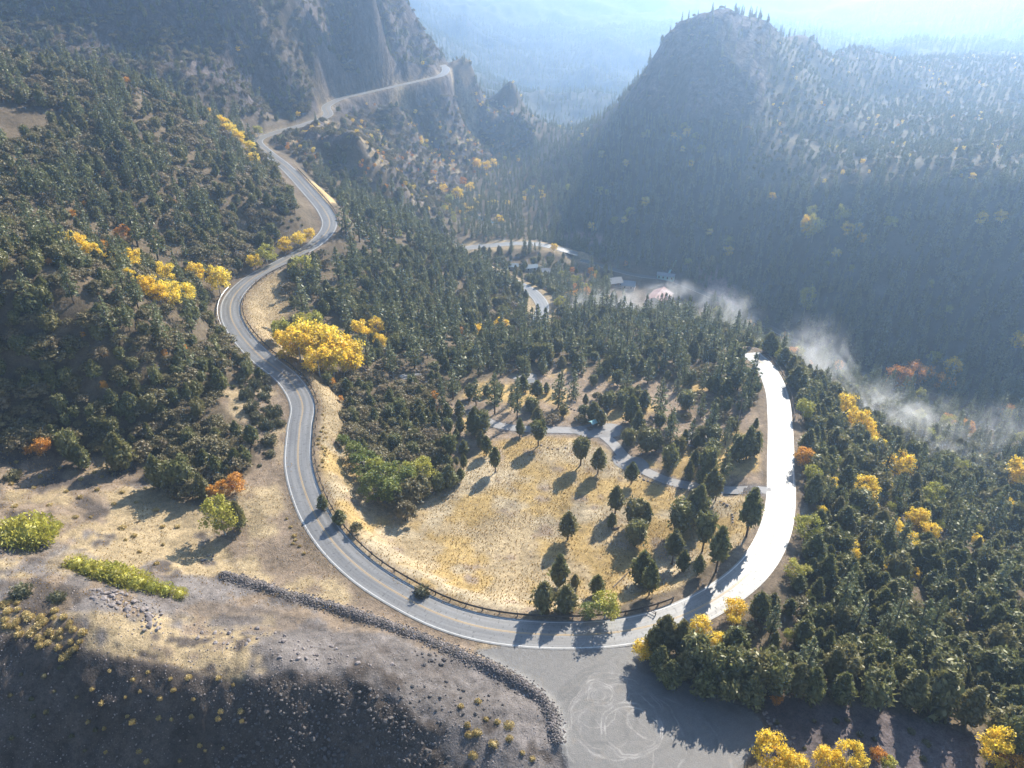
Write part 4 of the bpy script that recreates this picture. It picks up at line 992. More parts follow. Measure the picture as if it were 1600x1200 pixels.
row('junipers at the foot of the dark slope', 'junipers', 'lining the dark slope\'s foot', 'tree', [('juniper', 118, 725, 668, .75), ('juniper', 132, 732, 690, .9), ('juniper', 192, 735, 674, .9), ('juniper', 250, 760, 708, .8), ('juniper', 268, 765, 722, .9), ('juniper', 290, 765, 712, .85), ('juniper', 318, 778, 738, .9)])
row('sagebrush on the left bank', 'grey-green bushes', 'on the bank left of the S-bend', 'shrub', [('sage', 428, 648, 626, .9), ('sage', 418, 668, 648, .9), ('sage', 437, 664, 648, .8), ('sage', 421, 692, 672, .9), ('sage', 412, 622, 606, .9), ('sage', 398, 604, 586, .9), ('sage', 394, 640, 620, .9), ('sage', 402, 655, 638, .8), ('sage', 423, 711, 700, .9), ('sage', 419, 610, 598, .8), ('sage', 377, 595, 580, .9), ('sage', 386, 620, 600, .9)])
row('junipers at the edge of the pull-out', 'big junipers', 'edging the gravel pull-out', 'tree', [('juniper', 1020, 1024, 978, .8), ('juniper', 1036, 1016, 960, .85), ('juniper', 1062, 1022, 968, .8), ('juniper', 1046, 1068, 1032, 1.2), ('juniper', 1030, 1050, 1008, 1.0), ('juniper', 1084, 1048, 992, .9), ('juniper', 1068, 1060, 1015, 1.0), ('juniper', 1112, 1066, 1010, .9), ('juniper', 1100, 1084, 1044, 1.1), ('juniper', 1148, 1070, 1014, .95), ('juniper', 1135, 1092, 1050, 1.1), ('juniper', 1178, 1076, 1022, .9), ('juniper', 1170, 1098, 1056, 1.1), ('juniper', 1206, 1086, 1030, .9), ('juniper', 1240, 1086, 1034, 1.0), ('juniper', 1264, 1092, 1042, .9), ('juniper', 1310, 1098, 1050, 1.0), ('juniper', 1360, 1104, 1048, 1.0), ('juniper', 1420, 1106, 1048, 1.0), ('juniper', 1462, 1110, 1044, 1.0), ('juniper', 1508, 1130, 1072, 1.0), ('juniper', 1575, 1184, 1122, .9)])
# trees of the meadow
row('trees scattered over the golden meadow', 'meadow trees', 'standing apart in gold grass', 'tree', [('pinyon', 841, 697, 655), ('pinyon', 907, 727, 682), ('pinyon', 934, 740, 698), ('pinyon', 986, 756, 720), ('pinyon', 961, 802, 757, .9), ('pinyon', 887, 843, 798, 1.1), ('juniper', 990, 820, 777, 1.0), ('juniper', 1008, 818, 784, .9), ('juniper', 993, 852, 811, 1.0), ('juniper', 955, 824, 800, .8)])
row('trees between meadow and pale road', 'trees', 'between the meadow and pale road', 'tree', [('juniper', 1062, 832, 780, .95), ('juniper', 1088, 818, 754, .8), ('juniper', 1080, 812, 762, .9), ('pinyon', 1097, 862, 798, .8), ('pinyon', 1109, 784, 728, .8), ('pinyon', 1118, 782, 740, .8), ('juniper', 1096, 760, 732, .9), ('pinyon', 1166, 838, 759, .75), ('pinyon', 1118, 894, 819, .7), ('pinyon', 1050, 882, 826, .85), ('pinyon', 1066, 894, 858, .85), ('pinyon', 1090, 898, 866, .85), ('juniper', 1002, 912, 858, .85), ('pinyon', 1014, 930, 874, .7)])
row('trees behind the guardrail', 'trees', 'just behind the front guardrail', 'tree', [('juniper', 874, 916, 864, .85), ('juniper', 850, 952, 906, .9), ('juniper', 884, 954, 912, 1.0), ('juniper', 898, 918, 896, .8), ('juniper', 933, 930, 898, 1.0), ('lime', 945, 966, 928, 1.3, 'yellow-green bush'), ('green', 918, 964, 944, 1.4)])
# campground
row('trees of the campground', 'trees', 'around the campground drive', 'tree', [('pine', 708, 624, 568, 1.1), ('pine', 744, 634, 589, 1.0), ('pine', 773, 647, 579, .95), ('pine', 808, 654, 602, .95), ('pinyon', 839, 626, 593, 1.2), ('pine', 872, 637, 582, 1.1), ('pine', 896, 624, 576, 1.1), ('juniper', 742, 680, 634, .85), ('juniper', 752, 682, 638, .9), ('juniper', 719, 677, 647, .85), ('juniper', 701, 676, 652, .9), ('pinyon', 760, 712, 679, .95), ('pinyon', 774, 738, 697, .85), ('pinyon', 704, 717, 677, .9), ('pinyon', 725, 734, 708, .8), ('pinyon', 714, 730, 714, .8)])
row('trees round the campsites', 'trees', 'among the campsites near the pole', 'tree', [('pine', 1030, 650, 590, 1.15), ('juniper', 985, 660, 616, .9), ('juniper', 996, 680, 640, .9), ('juniper', 1010, 706, 666, 1.1), ('juniper', 1025, 704, 670, 1.0), ('juniper', 1044, 737, 694, .9), ('juniper', 1060, 712, 680, .8), ('juniper', 1068, 700, 670, .8), ('juniper', 1075, 750, 718, .75), ('juniper', 1104, 742, 695, .8), ('pine', 1130, 746, 698, 1.2), ('juniper', 1118, 642, 640 - 20, 1.2), ('juniper', 1030, 668, 642, 1.0), ('juniper', 1048, 668, 645, .9), ('juniper', 1150, 720, 680, .9), ('juniper', 1166, 716, 665, .9), ('juniper', 1178, 712, 672, .8), ('juniper', 1084, 730, 702, .8), ('juniper', 1070, 640, 608, 1.2), ('juniper', 948, 640, 612, .9)])
# tall pines one can pick out
row('tall pines inside the bend', 'tall pines', 'on the ridge inside the bend', 'tree', [('pine', 541, 366, 290, 1.0), ('pine', 562, 378, 318, 1.1), ('pine', 598, 362, 300, 1.1), ('pine', 615, 376, 310, 1.1), ('pine', 636, 372, 318, 1.1), ('pine', 585, 402, 342, 1.1), ('pine', 610, 418, 370, 1.0), ('pine', 530, 440, 385, 1.2), ('pine', 555, 330, 298, 1.1)])
one('pine', 475, 496, 432, 'broad dark pine standing alone above the yellow grove', wid=1.25, mark='the broad pine above the yellow grove')
row('pines beyond the yellow grove', 'pines', 'right of the yellow grove', 'tree', [('pine', 545, 522, 470, 1.2), ('pine', 575, 575, 520, 1.1), ('pine', 612, 590, 528, 1.1), ('pine', 648, 576, 512, 1.2), ('pine', 668, 560, 520, 1.2), ('pine', 720, 592, 530, 1.2), ('pine', 748, 588, 536, 1.1), ('pine', 690, 545, 496, 1.2), ('pine', 730, 558, 505, 1.2)])
row('pines on the bench edge', 'tall pines', 'along the bench edge before the mist', 'tree', [('pine', 920, 508, 460, .9), ('pine', 900, 524, 480, 1.0), ('pine', 940, 535, 490, 1.1), ('pine', 958, 540, 484, 1.1), ('pine', 980, 536, 498, 1.0), ('pine', 1005, 522, 492, 1.1), ('pine', 890, 560, 505, 1.2), ('pine', 1112, 562, 508, 1.25), ('pine', 815, 524, 485, 1.1), ('pine', 850, 448, 428, 1.1), ('pine', 848, 425, 400, 1.2)])
row('pines in the left gully', 'big pines', 'above the gully\'s yellow trees', 'tree', [('pine', 8, 380, 320, 1.2), ('pine', 58, 378, 304, 1.2), ('pine', 104, 360, 332, 1.1), ('pine', 134, 360, 306, 1.1), ('pine', 165, 372, 322, 1.2), ('pine', 216, 386, 308, 1.1), ('pine', 248, 408, 328, 1.0), ('pine', 290, 402, 372, 1.2)])
row('pines on the left spur', 'pines', 'in front of the gully\'s yellow trees', 'tree', [('pine', 116, 474, 408, 1.1), ('pine', 300, 520, 450, 1.0), ('pine', 248, 500, 468, 1.1)])
row('pines on the misty right slope', 'pines', 'rising from the mist on the right', 'tree', [('pine', 1380, 744, 686, 1.0), ('pine', 1398, 742, 690, .9), ('pine', 1428, 752, 700, 1.1), ('pine', 1468, 706, 662, 1.2), ('pine', 1480, 788, 735, 1.1), ('pine', 1495, 855, 788, 1.15), ('pine', 1545, 826, 756, 1.1), ('pine', 1588, 880, 830, 1.0), ('pine', 1502, 790, 740, 1.0)])
row('pines on the far left skyline', 'pines', 'on the left skyline spur', 'tree', [('pine', 8, 112, 74, 1.1), ('pine', 22, 120, 80, 1.1), ('pine', 46, 106, 72, 1.1), ('pine', 82, 116, 80, 1.1), ('pine', 94, 120, 86, 1.1), ('pine', 130, 122, 90, 1.1), ('pine', 165, 128, 100, 1.1), ('pine', 178, 116, 97, 1.2), ('pine', 212, 142, 118, 1.2), ('pine', 310, 172, 142, 1.2), ('pine', 334, 170, 145, 1.2), ('pine', 370, 190, 150, 1.1)])
row('pale-trunked aspens on the shaded wall', 'aspens', 'on the shaded valley wall', 'tree', [('lime', 1268, 378, 332, .7), ('yellow', 1258, 372, 334, .7), ('lime', 1312, 350, 318, .8), ('lime', 1256, 490, 444, .6), ('lime', 1450, 455, 434, .7), ('lime', 1416, 345, 330, .9), ('lime', 1290, 420, 406, .9), ('lime', 1328, 430, 412, .7), ('orange', 1430, 600, 565, 1.3), ('orange', 1400, 608, 572, 1.3), ('orange', 1470, 612, 584, 1.2), ('orange', 1212, 546, 526, 1.2)])
# strips of lime willow on the gravel hill
row('yellow-green willows on the gravel hill', 'yellow-green willows', 'on the gravel hill', 'shrub', [('willow', 24, 836, 804, .9), ('willow', 44, 838, 800, 1.0), ('willow', 58, 846, 812, .9), ('willow', 52, 846, 826, .9), ('willow', 118, 884, 866, 1.0), ('willow', 136, 892, 872, 1.0), ('willow', 154, 898, 874, 1.0), ('willow', 174, 902, 876, 1.0), ('willow', 194, 908, 882, 1.0), ('willow', 214, 914, 892, 1.0), ('willow', 236, 920, 902, 1.0), ('willow', 258, 924, 910, 1.0), ('willow', 280, 930, 918, 1.0), ('willow', 86, 826, 812, .8), ('sage', 34, 928, 908, .9), ('sage', 90, 936, 922, 1.1), ('sage', 22, 748, 730, 1.0)])

# ------------------------------------------------------------------ the woods: largest 300 of a kind one by one, the rest as masses
HAND_A = np.array(HAND)
cx = np.array([c[0] for c in cand]); cy = np.array([c[1] for c in cand])
clear = np.ones(len(cand), bool)
for (hx, hy, hr) in HAND_A:
    clear &= ~(((cx - hx) ** 2 + (cy - hy) ** 2) < (hr + 1.5) ** 2)
cand = [c for c, k in zip(cand, clear) if k]
ctop = np.array([[c[0], c[1], c[2] + c[5] * .8] for c in cand])
def seen_over_ground(T):
    """whether a straight line from the camera reaches each place"""
    ok = np.ones(len(T), bool)
    for s in np.linspace(.25, .985, 60):
        ok &= (CAM_H + (T[:, 2] - CAM_H) * s) > ground_z(T[:, 0] * s, np.maximum(T[:, 1] * s, Y0)) - .3
    return ok
vis = seen_over_ground(ctop)
tpx, tpy = project(ctop[:, 0], ctop[:, 1], ctop[:, 2])
vis &= (tpx > 4) & (tpx < 1596) & (tpy > 4) & (tpy < 1192)
depth = ctop[:, 1] * CP - (ctop[:, 2] - CAM_H) * SP
size = np.array([c[5] for c in cand]) / depth
ckind = np.array([c[6] for c in cand])
# how much nearer trees hide each one (coarse picture grid, nearest first)
order = np.argsort(depth)
occ = np.zeros((310, 410)); share = np.ones(len(cand))
for q in order:
    if not vis[q]: continue
    c = cand[q]; pw = max(1.0, FPX * c[5] * .30 / depth[q] / 4); ph = max(1.0, FPX * c[5] * .75 * CP / depth[q] / 4)
    i0, i1 = int(max(0, tpx[q] / 4 - pw)), int(min(400, tpx[q] / 4 + pw + 1)); j0, j1 = int(max(0, tpy[q] / 4)), int(min(300, tpy[q] / 4 + ph + 1))
    if i1 > i0 and j1 > j0:
        share[q] = 1 - occ[j0:j1, i0:i1].mean(); occ[j0:j1, i0:i1] = 1
for p in PLANTS: pass
vis &= share > .12
LOOK = {'juniper': 'dark green juniper', 'pine': 'dark pine', 'fir': 'slender dark fir', 'oak': 'brownish scrub oak', 'yellow': 'yellow-leaved tree', 'lime': 'lime-green tree', 'orange': 'orange-leaved oak', 'pinyon': 'pinyon'}
CATS = {'juniper': 'tree', 'pine': 'tree', 'fir': 'tree', 'oak': 'shrub', 'yellow': 'tree', 'lime': 'tree', 'orange': 'shrub', 'pinyon': 'tree'}
def where_is(k, px, py, y):
    if k == 'right': return ('on the lower right slope below the pale road', 'wood right of the road')
    if k == 'dense': return ('in the dense wood inside the road\'s loop', 'wood inside the loop')
    if k == 'sparse': return ('among the sparse trees round the campground', 'campground trees')
    if k == 'oakin': return ('in the thicket between S-bend and meadow', 'thicket beside the meadow')
    if k == 'spur1': return ('on the dark slope left of the road', 'scrub of the dark left slope')
    if k in ('spur2', 'left'): return ('on the broad upper left hillside', 'scrub of the upper left hillside')
    if k == 'cliff': return ('on the shaded left cliffs', 'scrub on the cliffs')
    if k == 'under': return ('on the rocky slope under the cliff road', 'scrub under the cliff road')
    if k == 'wall': return ('on the shaded wooded wall across the valley', 'wood of the shaded wall')
    if k == 'bench': return ('on the sunlit hazy bench at upper right', 'trees of the hazy bench')
    if k == 'farval': return ('in the far wooded valley beyond the lower road', 'wood of the far valley')
    if k == 'floor': return ('on the misty valley floor', 'trees of the valley floor')
    return ('on the far slopes', 'trees of the far slopes')
LIMIT = {'juniper': 250, 'pine': 210, 'fir': 170, 'oak': 290, 'yellow': 150, 'lime': 110, 'orange': 110}
taken = np.zeros(len(cand), bool)
for kind in LIMIT:
    ids = np.where(vis & (ckind == kind))[0]
    ids = ids[np.argsort(-size[ids] * (0.5 + share[ids]))][:LIMIT[kind]]
    taken[ids] = True
    for a, q in enumerate(ids):
        x, y, z, px, py, h, kd, zn = cand[q]
        w, g = where_is(zn, px, py, y)
        plant(kind, NAME[kind], x, y, h, (.82 + .4 * rng.random()) * (1.22 if kind == 'oak' else 1), f"{LOOK[kind]} {w}", CATS[kind], f"{LOOK[kind]}s, {g}", z=z)
        RELABEL.append((PLANTS[-1]['o'], NAME[kind], LOOK[kind], PLANTS[-1]['px'], PLANTS[-1]['py']))
MASS = {'juniper': ('juniper_woodland', 'dense juniper woodland over the slopes'), 'pine': ('pine_woodland', 'pine woodland on far slopes and valley floor'), 'fir': ('fir_forest', 'dark fir forest on the shaded wall and far slopes'), 'oak': ('oak_scrub', 'brownish oak scrub over the hillsides'), 'yellow': ('autumn_foliage', 'scattered yellow autumn trees on distant slopes'), 'lime': ('lime_foliage', 'scattered lime-green trees on distant slopes'), 'orange': ('orange_scrub', 'scattered orange scrub on distant slopes')}
for kind, (nm, text) in MASS.items():
    ids = np.where(~taken & (ckind == kind))[0]; n = len(ids)
    if not n: continue
    A = np.array([cand[q][:3] for q in ids]); h = np.array([cand[q][5] for q in ids]); w = (.8 + .42 * rng.random(n)) * (1.22 if kind == 'oak' else 1)
    scatter(nm, [v[2] for v in KIND[kind]], A, np.c_[rng.normal(0, .03, n), rng.normal(0, .03, n), rng.random(n) * 6.283], np.c_[h * w, h * w, h], rng.integers(0, len(KIND[kind]), n), text)

# ------------------------------------------------------------------ brush, boulders, stones and grass
def fill(poly, spacing, ymin=0, ymax=400, jitter=.9, margin=60):
    """places about spacing metres apart on the ground seen inside a pixel outline"""
    W_ = np.array([hit(min(max(a, -200), 1800), min(max(b, 60), 1320)) for a, b in poly])
    x0, y0_ = W_[:, :2].min(0) - 1; x1, y1_ = W_[:, :2].max(0) + 1
    X, Y = np.meshgrid(np.arange(x0, x1, spacing), np.arange(max(y0_, ymin), min(y1_, ymax), spacing))
    X = X + rng.random(X.shape) * spacing * jitter; Y = Y + rng.random(Y.shape) * spacing * jitter
    X, Y = X.ravel(), Y.ravel(); Z = ground_z(X, Y)
    a, b = project(X, Y, Z)
    k = in_poly(a, b, poly)
    return X[k], Y[k], Z[k], a[k], b[k]
def brushes(poly, spacing, lo, hi, text, group, most, kind='brush'):
    X, Y, Z, a, b = fill(poly, spacing)
    o = rng.permutation(len(X))[:most]
    k = [i for i in o if 3 < a[i] < 1597 and 3 < b[i] < 1197]
    for i in k:
        plant(kind, NAME[kind], X[i], Y[i], lo + (hi - lo) * rng.random(), .9 + .4 * rng.random(), text, 'shrub', group, z=Z[i])
        RELABEL.append((PLANTS[-1]['o'], NAME[kind], ' '.join(text.split()[:2]), float(a[i]), float(b[i])))
brushes([(0, 935), (40, 945), (110, 960), (130, 990), (125, 1020), (95, 1030), (60, 1015), (0, 985)], 1.75, .9, 1.5, 'golden rabbitbrush in the dense patch on the left rim', 'rabbitbrush patch on the left rim', 90)
brushes([(690, 1090), (800, 1100), (840, 1195), (720, 1195)], 3.6, .8, 1.4, 'golden rabbitbrush mound on the gravel knoll beside the berm', 'rabbitbrush on the gravel knoll', 26)
brushes([(0, 720), (200, 730), (300, 830), (340, 890), (200, 880), (90, 800), (0, 790)], 6.5, .8, 1.2, 'tan rabbitbrush dotted over the open gravel slope', 'rabbitbrush on the gravel slope', 40)
brushes([(150, 1015), (370, 1066), (390, 1120), (380, 1190), (120, 1190)], 3.6, .6, 1.0, 'ochre rabbitbrush on the shaded slope below the rim', 'rabbitbrush below the rim', 55)
brushes([(0, 1020), (150, 1040), (150, 1190), (0, 1190)], 4.0, .6, 1.0, 'dull rabbitbrush in deep shade at the lower left', 'rabbitbrush in shade', 28, 'sage')
brushes([(440, 800), (455, 850), (500, 890), (470, 850), (448, 810)], 2.0, .6, .95, 'tan brush clump on the outer road verge', 'brush on the outer verge', 16)
brushes([(505, 640), (512, 700), (500, 760), (495, 700)], 1.8, .5, .9, 'tan brush tuft along the inner guardrail', 'brush along the guardrail', 18)
brushes([(560, 955), (640, 985), (700, 1010), (640, 1000)], 3.0, .4, .8, 'tan brush tuft between the berm and the road', 'brush before the berm', 8)
brushes([(330, 570), (420, 590), (430, 700), (400, 740), (400, 690), (350, 620)], 4.2, .9, 1.8, 'grey-green sagebrush on the stony cut above the S-bend', 'sagebrush above the S-bend', 30, 'sage')
brushes([(360, 380), (440, 330), (490, 350), (470, 375), (400, 410)], 4.5, .9, 1.8, 'grey-green sagebrush on the cut slope above the upper bend', 'sagebrush above the upper bend', 22, 'sage')
brushes([(1200, 1110), (1500, 1130), (1480, 1190), (1230, 1190)], 5.0, .6, 1.2, 'grey sagebrush in the shaded clearing at lower right', 'sagebrush in the clearing', 18, 'sage')
def boulder(x, y, s, text, group=None, meshes=None, z=None):
    ms = meshes or ROCKS
    o = bpy.data.objects.new('boulder', ms[int(rng.integers(len(ms)))]); link(o)
    o.location = (x, y, (float(ground_z(x, y)) if z is None else z) + .12 * s)
    o.rotation_euler = (rng.normal(0, .25), rng.normal(0, .25), rng.random() * 6.283)
    o.scale = (s, s * (.75 + .4 * rng.random()), s * (.6 + .35 * rng.random()))
    return tag(o, text, 'boulder', group)
def boulders(poly, spacing, lo, hi, most, text, group, meshes=None):
    X, Y, Z, a, b = fill(poly, spacing)
    o = rng.permutation(len(X))[:most]
    for i in o:
        if 2 < a[i] < 1598 and 2 < b[i] < 1198:
            RELABEL.append((boulder(X[i], Y[i], lo + (hi - lo) * rng.random() ** 2, text, group, meshes, Z[i]), 'boulder', text.split(' in ')[0].split(' on ')[0].split(' strewn')[0], float(a[i]), float(b[i])))
boulders([(140, 920), (190, 925), (255, 955), (250, 985), (225, 985), (190, 955), (150, 945)], 0.9, .5, 1.6, 100, 'angular grey rock in the heap beside the dirt track', 'rock heap by the track')
boulders([(650, 1015), (710, 1032), (720, 1042), (660, 1040), (625, 1030)], 1.5, .6, 1.7, 16, 'dark boulder in the cluster at the track\'s end', 'boulders at the track end', DROCKS)
boulders([(300, 965), (420, 985), (560, 1020), (640, 1035), (560, 1045), (420, 1030), (300, 1000)], 1.9, .4, 1.2, 90, 'grey rock strewn along the rim above the shaded scree', 'rocks along the rim')
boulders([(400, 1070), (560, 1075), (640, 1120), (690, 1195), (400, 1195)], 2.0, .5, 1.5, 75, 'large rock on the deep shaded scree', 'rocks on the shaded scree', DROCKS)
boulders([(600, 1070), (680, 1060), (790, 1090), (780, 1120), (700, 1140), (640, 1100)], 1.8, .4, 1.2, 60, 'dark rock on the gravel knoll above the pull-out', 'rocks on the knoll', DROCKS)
boulders([(1180, 1112), (1205, 1112), (1245, 1160), (1240, 1190), (1215, 1180)], 1.0, .5, 1.3, 30, 'pale rock in the pile right of the pull-out', 'rock pile by the pull-out')
boulders([(310, 862), (335, 862), (332, 885), (312, 880)], 1.6, .5, 1.4, 6, 'pale rock on the bank below the cottonwood', 'rocks on the left bank')
for i, (a, b) in enumerate([(846, 696), (856, 700), (863, 702), (872, 702), (884, 700), (896, 700), (902, 698), (960, 716), (965, 724), (1000, 746), (1006, 750), (1012, 752), (1018, 754), (889, 637), (893, 639), (898, 641), (940, 678), (1126, 784), (1131, 787), (1136, 790), (1144, 804), (1145, 808), (1145, 812), (1145, 816), (760, 700), (752, 694)]):
    x, y, z = hit(a, b); RELABEL.append((boulder(x, y, .75 + .35 * rng.random(), 'kerb stone in the row edging the campground drive', 'kerb stones of the campground', None, z), 'boulder', 'grey kerb stone', a, b))
x, y, z = hit(1017, 653); boulder(x, y, 1.6, 'pale boulder catching the sun between campsite junipers', None, None, z)
def mass(name, meshes, X, Y, Z, lo, hi, text, flat=1.0, power=2.0, sink=.0):
    n = len(X); s = lo + (hi - lo) * rng.random(n) ** power
    scatter(name, meshes, np.c_[X, Y, Z - sink], np.c_[rng.normal(0, .3, n), rng.normal(0, .3, n), rng.random(n) * 6.283], np.c_[s, s, s * flat], rng.integers(0, len(meshes), n), text)
# the long berm of broken rock
bi = rng.integers(0, len(berm), 9000); bo = rng.normal(0, .8, 9000); bn = normals2(berm)
BX, BY = berm[bi, 0] + bn[bi, 0] * bo + rng.normal(0, .3, 9000), berm[bi, 1] + bn[bi, 1] * bo + rng.normal(0, .3, 9000)
mass('rock_berm', DROCKS + PEBBLE[:2], BX, BY, ground_z(BX, BY) + .02, .14, .7, 'long windrow of broken dark rock along the road')
X, Y, Z, a, b = fill([(0, 880), (140, 890), (330, 930), (560, 985), (700, 1025), (790, 1060), (860, 1120), (870, 1200), (0, 1200)], .62)
k = rng.random(len(X)) < .25 + .55 * sstep(.35, .7, vnoise(X / 4, Y / 4, 61)); mass('stones', PEBBLE, X[k], Y[k], Z[k], .12, .5, 'loose stones over the gravel hill', power=3)
X, Y, Z, a, b = fill([(380, 1060), (560, 1062), (640, 1110), (720, 1200), (330, 1200)], .8)
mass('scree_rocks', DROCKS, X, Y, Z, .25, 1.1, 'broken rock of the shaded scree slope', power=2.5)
X, Y, Z, a, b = fill([(0, 700), (200, 720), (330, 790), (450, 800), (560, 930), (700, 1000), (500, 950), (300, 900), (0, 880)], 1.1)
mass('stones', PEBBLE, X, Y, Z, .1, .34, 'small stones on the gravel slope and verge', power=3)
X, Y, Z, a, b = fill(P_MEADOW, .85)
k = rng.random(len(X)) < .35 + .6 * sstep(.4, .65, vnoise(X / 7, Y / 7, 62)); mass('meadow_grass', GRASS, X[k], Y[k], Z[k], .25, .6, 'golden dry grass of the meadow', 1.0, 1.0)
X, Y, Z, a, b = fill([(0, 690), (200, 720), (350, 790), (440, 700), (370, 560), (450, 600), (460, 800), (560, 930), (700, 1000), (880, 1030), (500, 960), (300, 930), (120, 1010), (400, 1060), (0, 1000)], 1.15)
k = rng.random(len(X)) < .2 + .7 * sstep(.45, .65, vnoise(X / 6, Y / 6, 63)); mass('verge_grass', GRASS, X[k], Y[k], Z[k], .22, .5, 'dry grass tufts on the banks and gravel hill', 1.0, 1.0)
X, Y, Z, a, b = fill(P_BANK, .9); mass('bank_grass', GRASS, X, Y, Z, .25, .6, 'dry grass on the bank inside the bend', 1.0, 1.0)

# ------------------------------------------------------------------ guardrails
def box(bm, lo, hi):
    v = [bm.verts.new((x, y, z)) for x in (lo[0], hi[0]) for y in (lo[1], hi[1]) for z in (lo[2], hi[2])]
    for f in ((0, 1, 3, 2), (4, 6, 7, 5), (0, 4, 5, 1), (2, 3, 7, 6), (0, 2, 6, 4), (1, 5, 7, 3)): bm.faces.new([v[i] for i in f])
def mesh_of(name, fn, mat):
    bm = bmesh.new(); fn(bm); bmesh.ops.recalc_face_normals(bm, faces=bm.faces)
    me = bpy.data.meshes.new(name); bm.to_mesh(me); bm.free(); me.materials.append(mat); return me
POST = mesh_of('post', lambda bm: box(bm, (-.14, -.12, -.4), (.14, .12, 1.08)), M['wood'])
def near_index(Q, px, py):
    a, b = project(Q[:, 0], Q[:, 1], Q[:, 2]); return int(np.argmin((a - px) ** 2 + (b - py) ** 2))
def guardrail(Q, i0, i1, off, mat, label, every=3.8):
    if i0 > i1: i0, i1 = i1, i0
    S = Q[i0:i1 + 1]; n = normals2(S); E = S.copy(); E[:, :2] += n * off
    root = bpy.data.objects.new('guardrail', None); link(root); root.location = tuple(E[0]); tag(root, label, 'guardrail')
    sg = -1 if off > 0 else 1
    prof = [(0, .48), (.11, .54), (.02, .70), (.02, .76), (.11, .94), (0, 1.0), (-.04, 1.0), (-.04, .48)]    # W-section
    V = np.empty((len(E), len(prof), 3))
    for k, (o, z) in enumerate(prof):
        V[:, k, :2] = E[:, :2] + n * o * sg; V[:, k, 2] = E[:, 2] + z
    V -= E[0]
    ii = np.arange(len(E) * len(prof)).reshape(len(E), len(prof))
    F = np.stack([ii[:-1], np.roll(ii[:-1], -1, 1), np.roll(ii[1:], -1, 1), ii[1:]], 2).reshape(-1, 4)
    link(bpy.data.objects.new('rail', np_mesh('rail', V.reshape(-1, 3), F, [mat])), root)
    st = max(2, int(round(every / 1.5)))
    for k in range(0, len(E), st):
        p = bpy.data.objects.new('post', POST); link(p, root)
        p.location = (E[k, 0] - E[0, 0] - n[k, 0] * sg * .16, E[k, 1] - E[0, 1] - n[k, 1] * sg * .16, E[k, 2] - E[0, 2]); p.rotation_euler = (0, 0, math.atan2(n[k, 1], n[k, 0]))
c_in = np.array(hit(850, 800)[:2]); ia, ib = near_index(main_road, 1075, 958), near_index(main_road, 470, 396)
mid_i = near_index(main_road, 565, 890); sgn = 1 if (c_in - main_road[mid_i, :2]) @ normals2(main_road)[mid_i] > 0 else -1
guardrail(main_road, ia, ib, sgn * 4.75, M['steel'], 'long rusty guardrail round the inside of the road loop')
guardrail(main_road, near_index(main_road, 374, 520), near_index(main_road, 372, 450), -sgn * 4.75, M['bright_steel'], 'short guardrail in sun-brightened steel outside the left bend')  # sun on this rail is painted in by the brighter steel
guardrail(main_road, near_index(main_road, 1180, 558), near_index(main_road, 1219, 655), -sgn * 4.75, M['steel'], 'dark guardrail outside the pale road\'s far end')
guardrail(main_road, near_index(main_road, 512, 350), near_index(main_road, 452, 268), sgn * 4.75, M['steel'], 'thin dark guardrail beside the hay-coloured strip')

# ------------------------------------------------------------------ buildings and camp furniture
def part(name, fn, mat, root):
    return link(bpy.data.objects.new(name, mesh_of(name, fn, mat)), root)
def prism(bm, w, d, h, e, over=0.0):
    """gable roof: ridge along x, width w, depth d, from height h to h+e"""
    w2, d2 = w / 2 + over, d / 2 + over; t = .18
    lo = [(-w2, -d2, h - over * e / (d / 2)), (w2, -d2, h - over * e / (d / 2)), (w2, 0, h + e), (-w2, 0, h + e), (-w2, d2, h - over * e / (d / 2)), (w2, d2, h - over * e / (d / 2))]
    a = [bm.verts.new(p) for p in lo]; b = [bm.verts.new((p[0], p[1], p[2] + t)) for p in lo]
    for q in ((0, 1, 2, 3), (3, 2, 5, 4)):
        bm.faces.new([a[i] for i in reversed(q)]); bm.faces.new([b[i] for i in q])
    for i, j in ((0, 1), (1, 2), (2, 5), (5, 4), (4, 3), (3, 0)): bm.faces.new([a[i], a[j], b[j], b[i]])
def gable_walls(bm, w, d, h, e):
    w2, d2 = w / 2, d / 2
    p = [bm.verts.new(q) for q in ((-w2, -d2, -1), (w2, -d2, -1), (w2, d2, -1), (-w2, d2, -1), (-w2, -d2, h), (w2, -d2, h), (w2, d2, h), (-w2, d2, h), (-w2, 0, h + e), (w2, 0, h + e))]
    for f in ((0, 1, 5, 4), (2, 3, 7, 6), (1, 2, 6, 9, 5), (3, 0, 4, 8, 7), (4, 5, 9, 8), (6, 7, 8, 9)): bm.faces.new([p[i] for i in f])
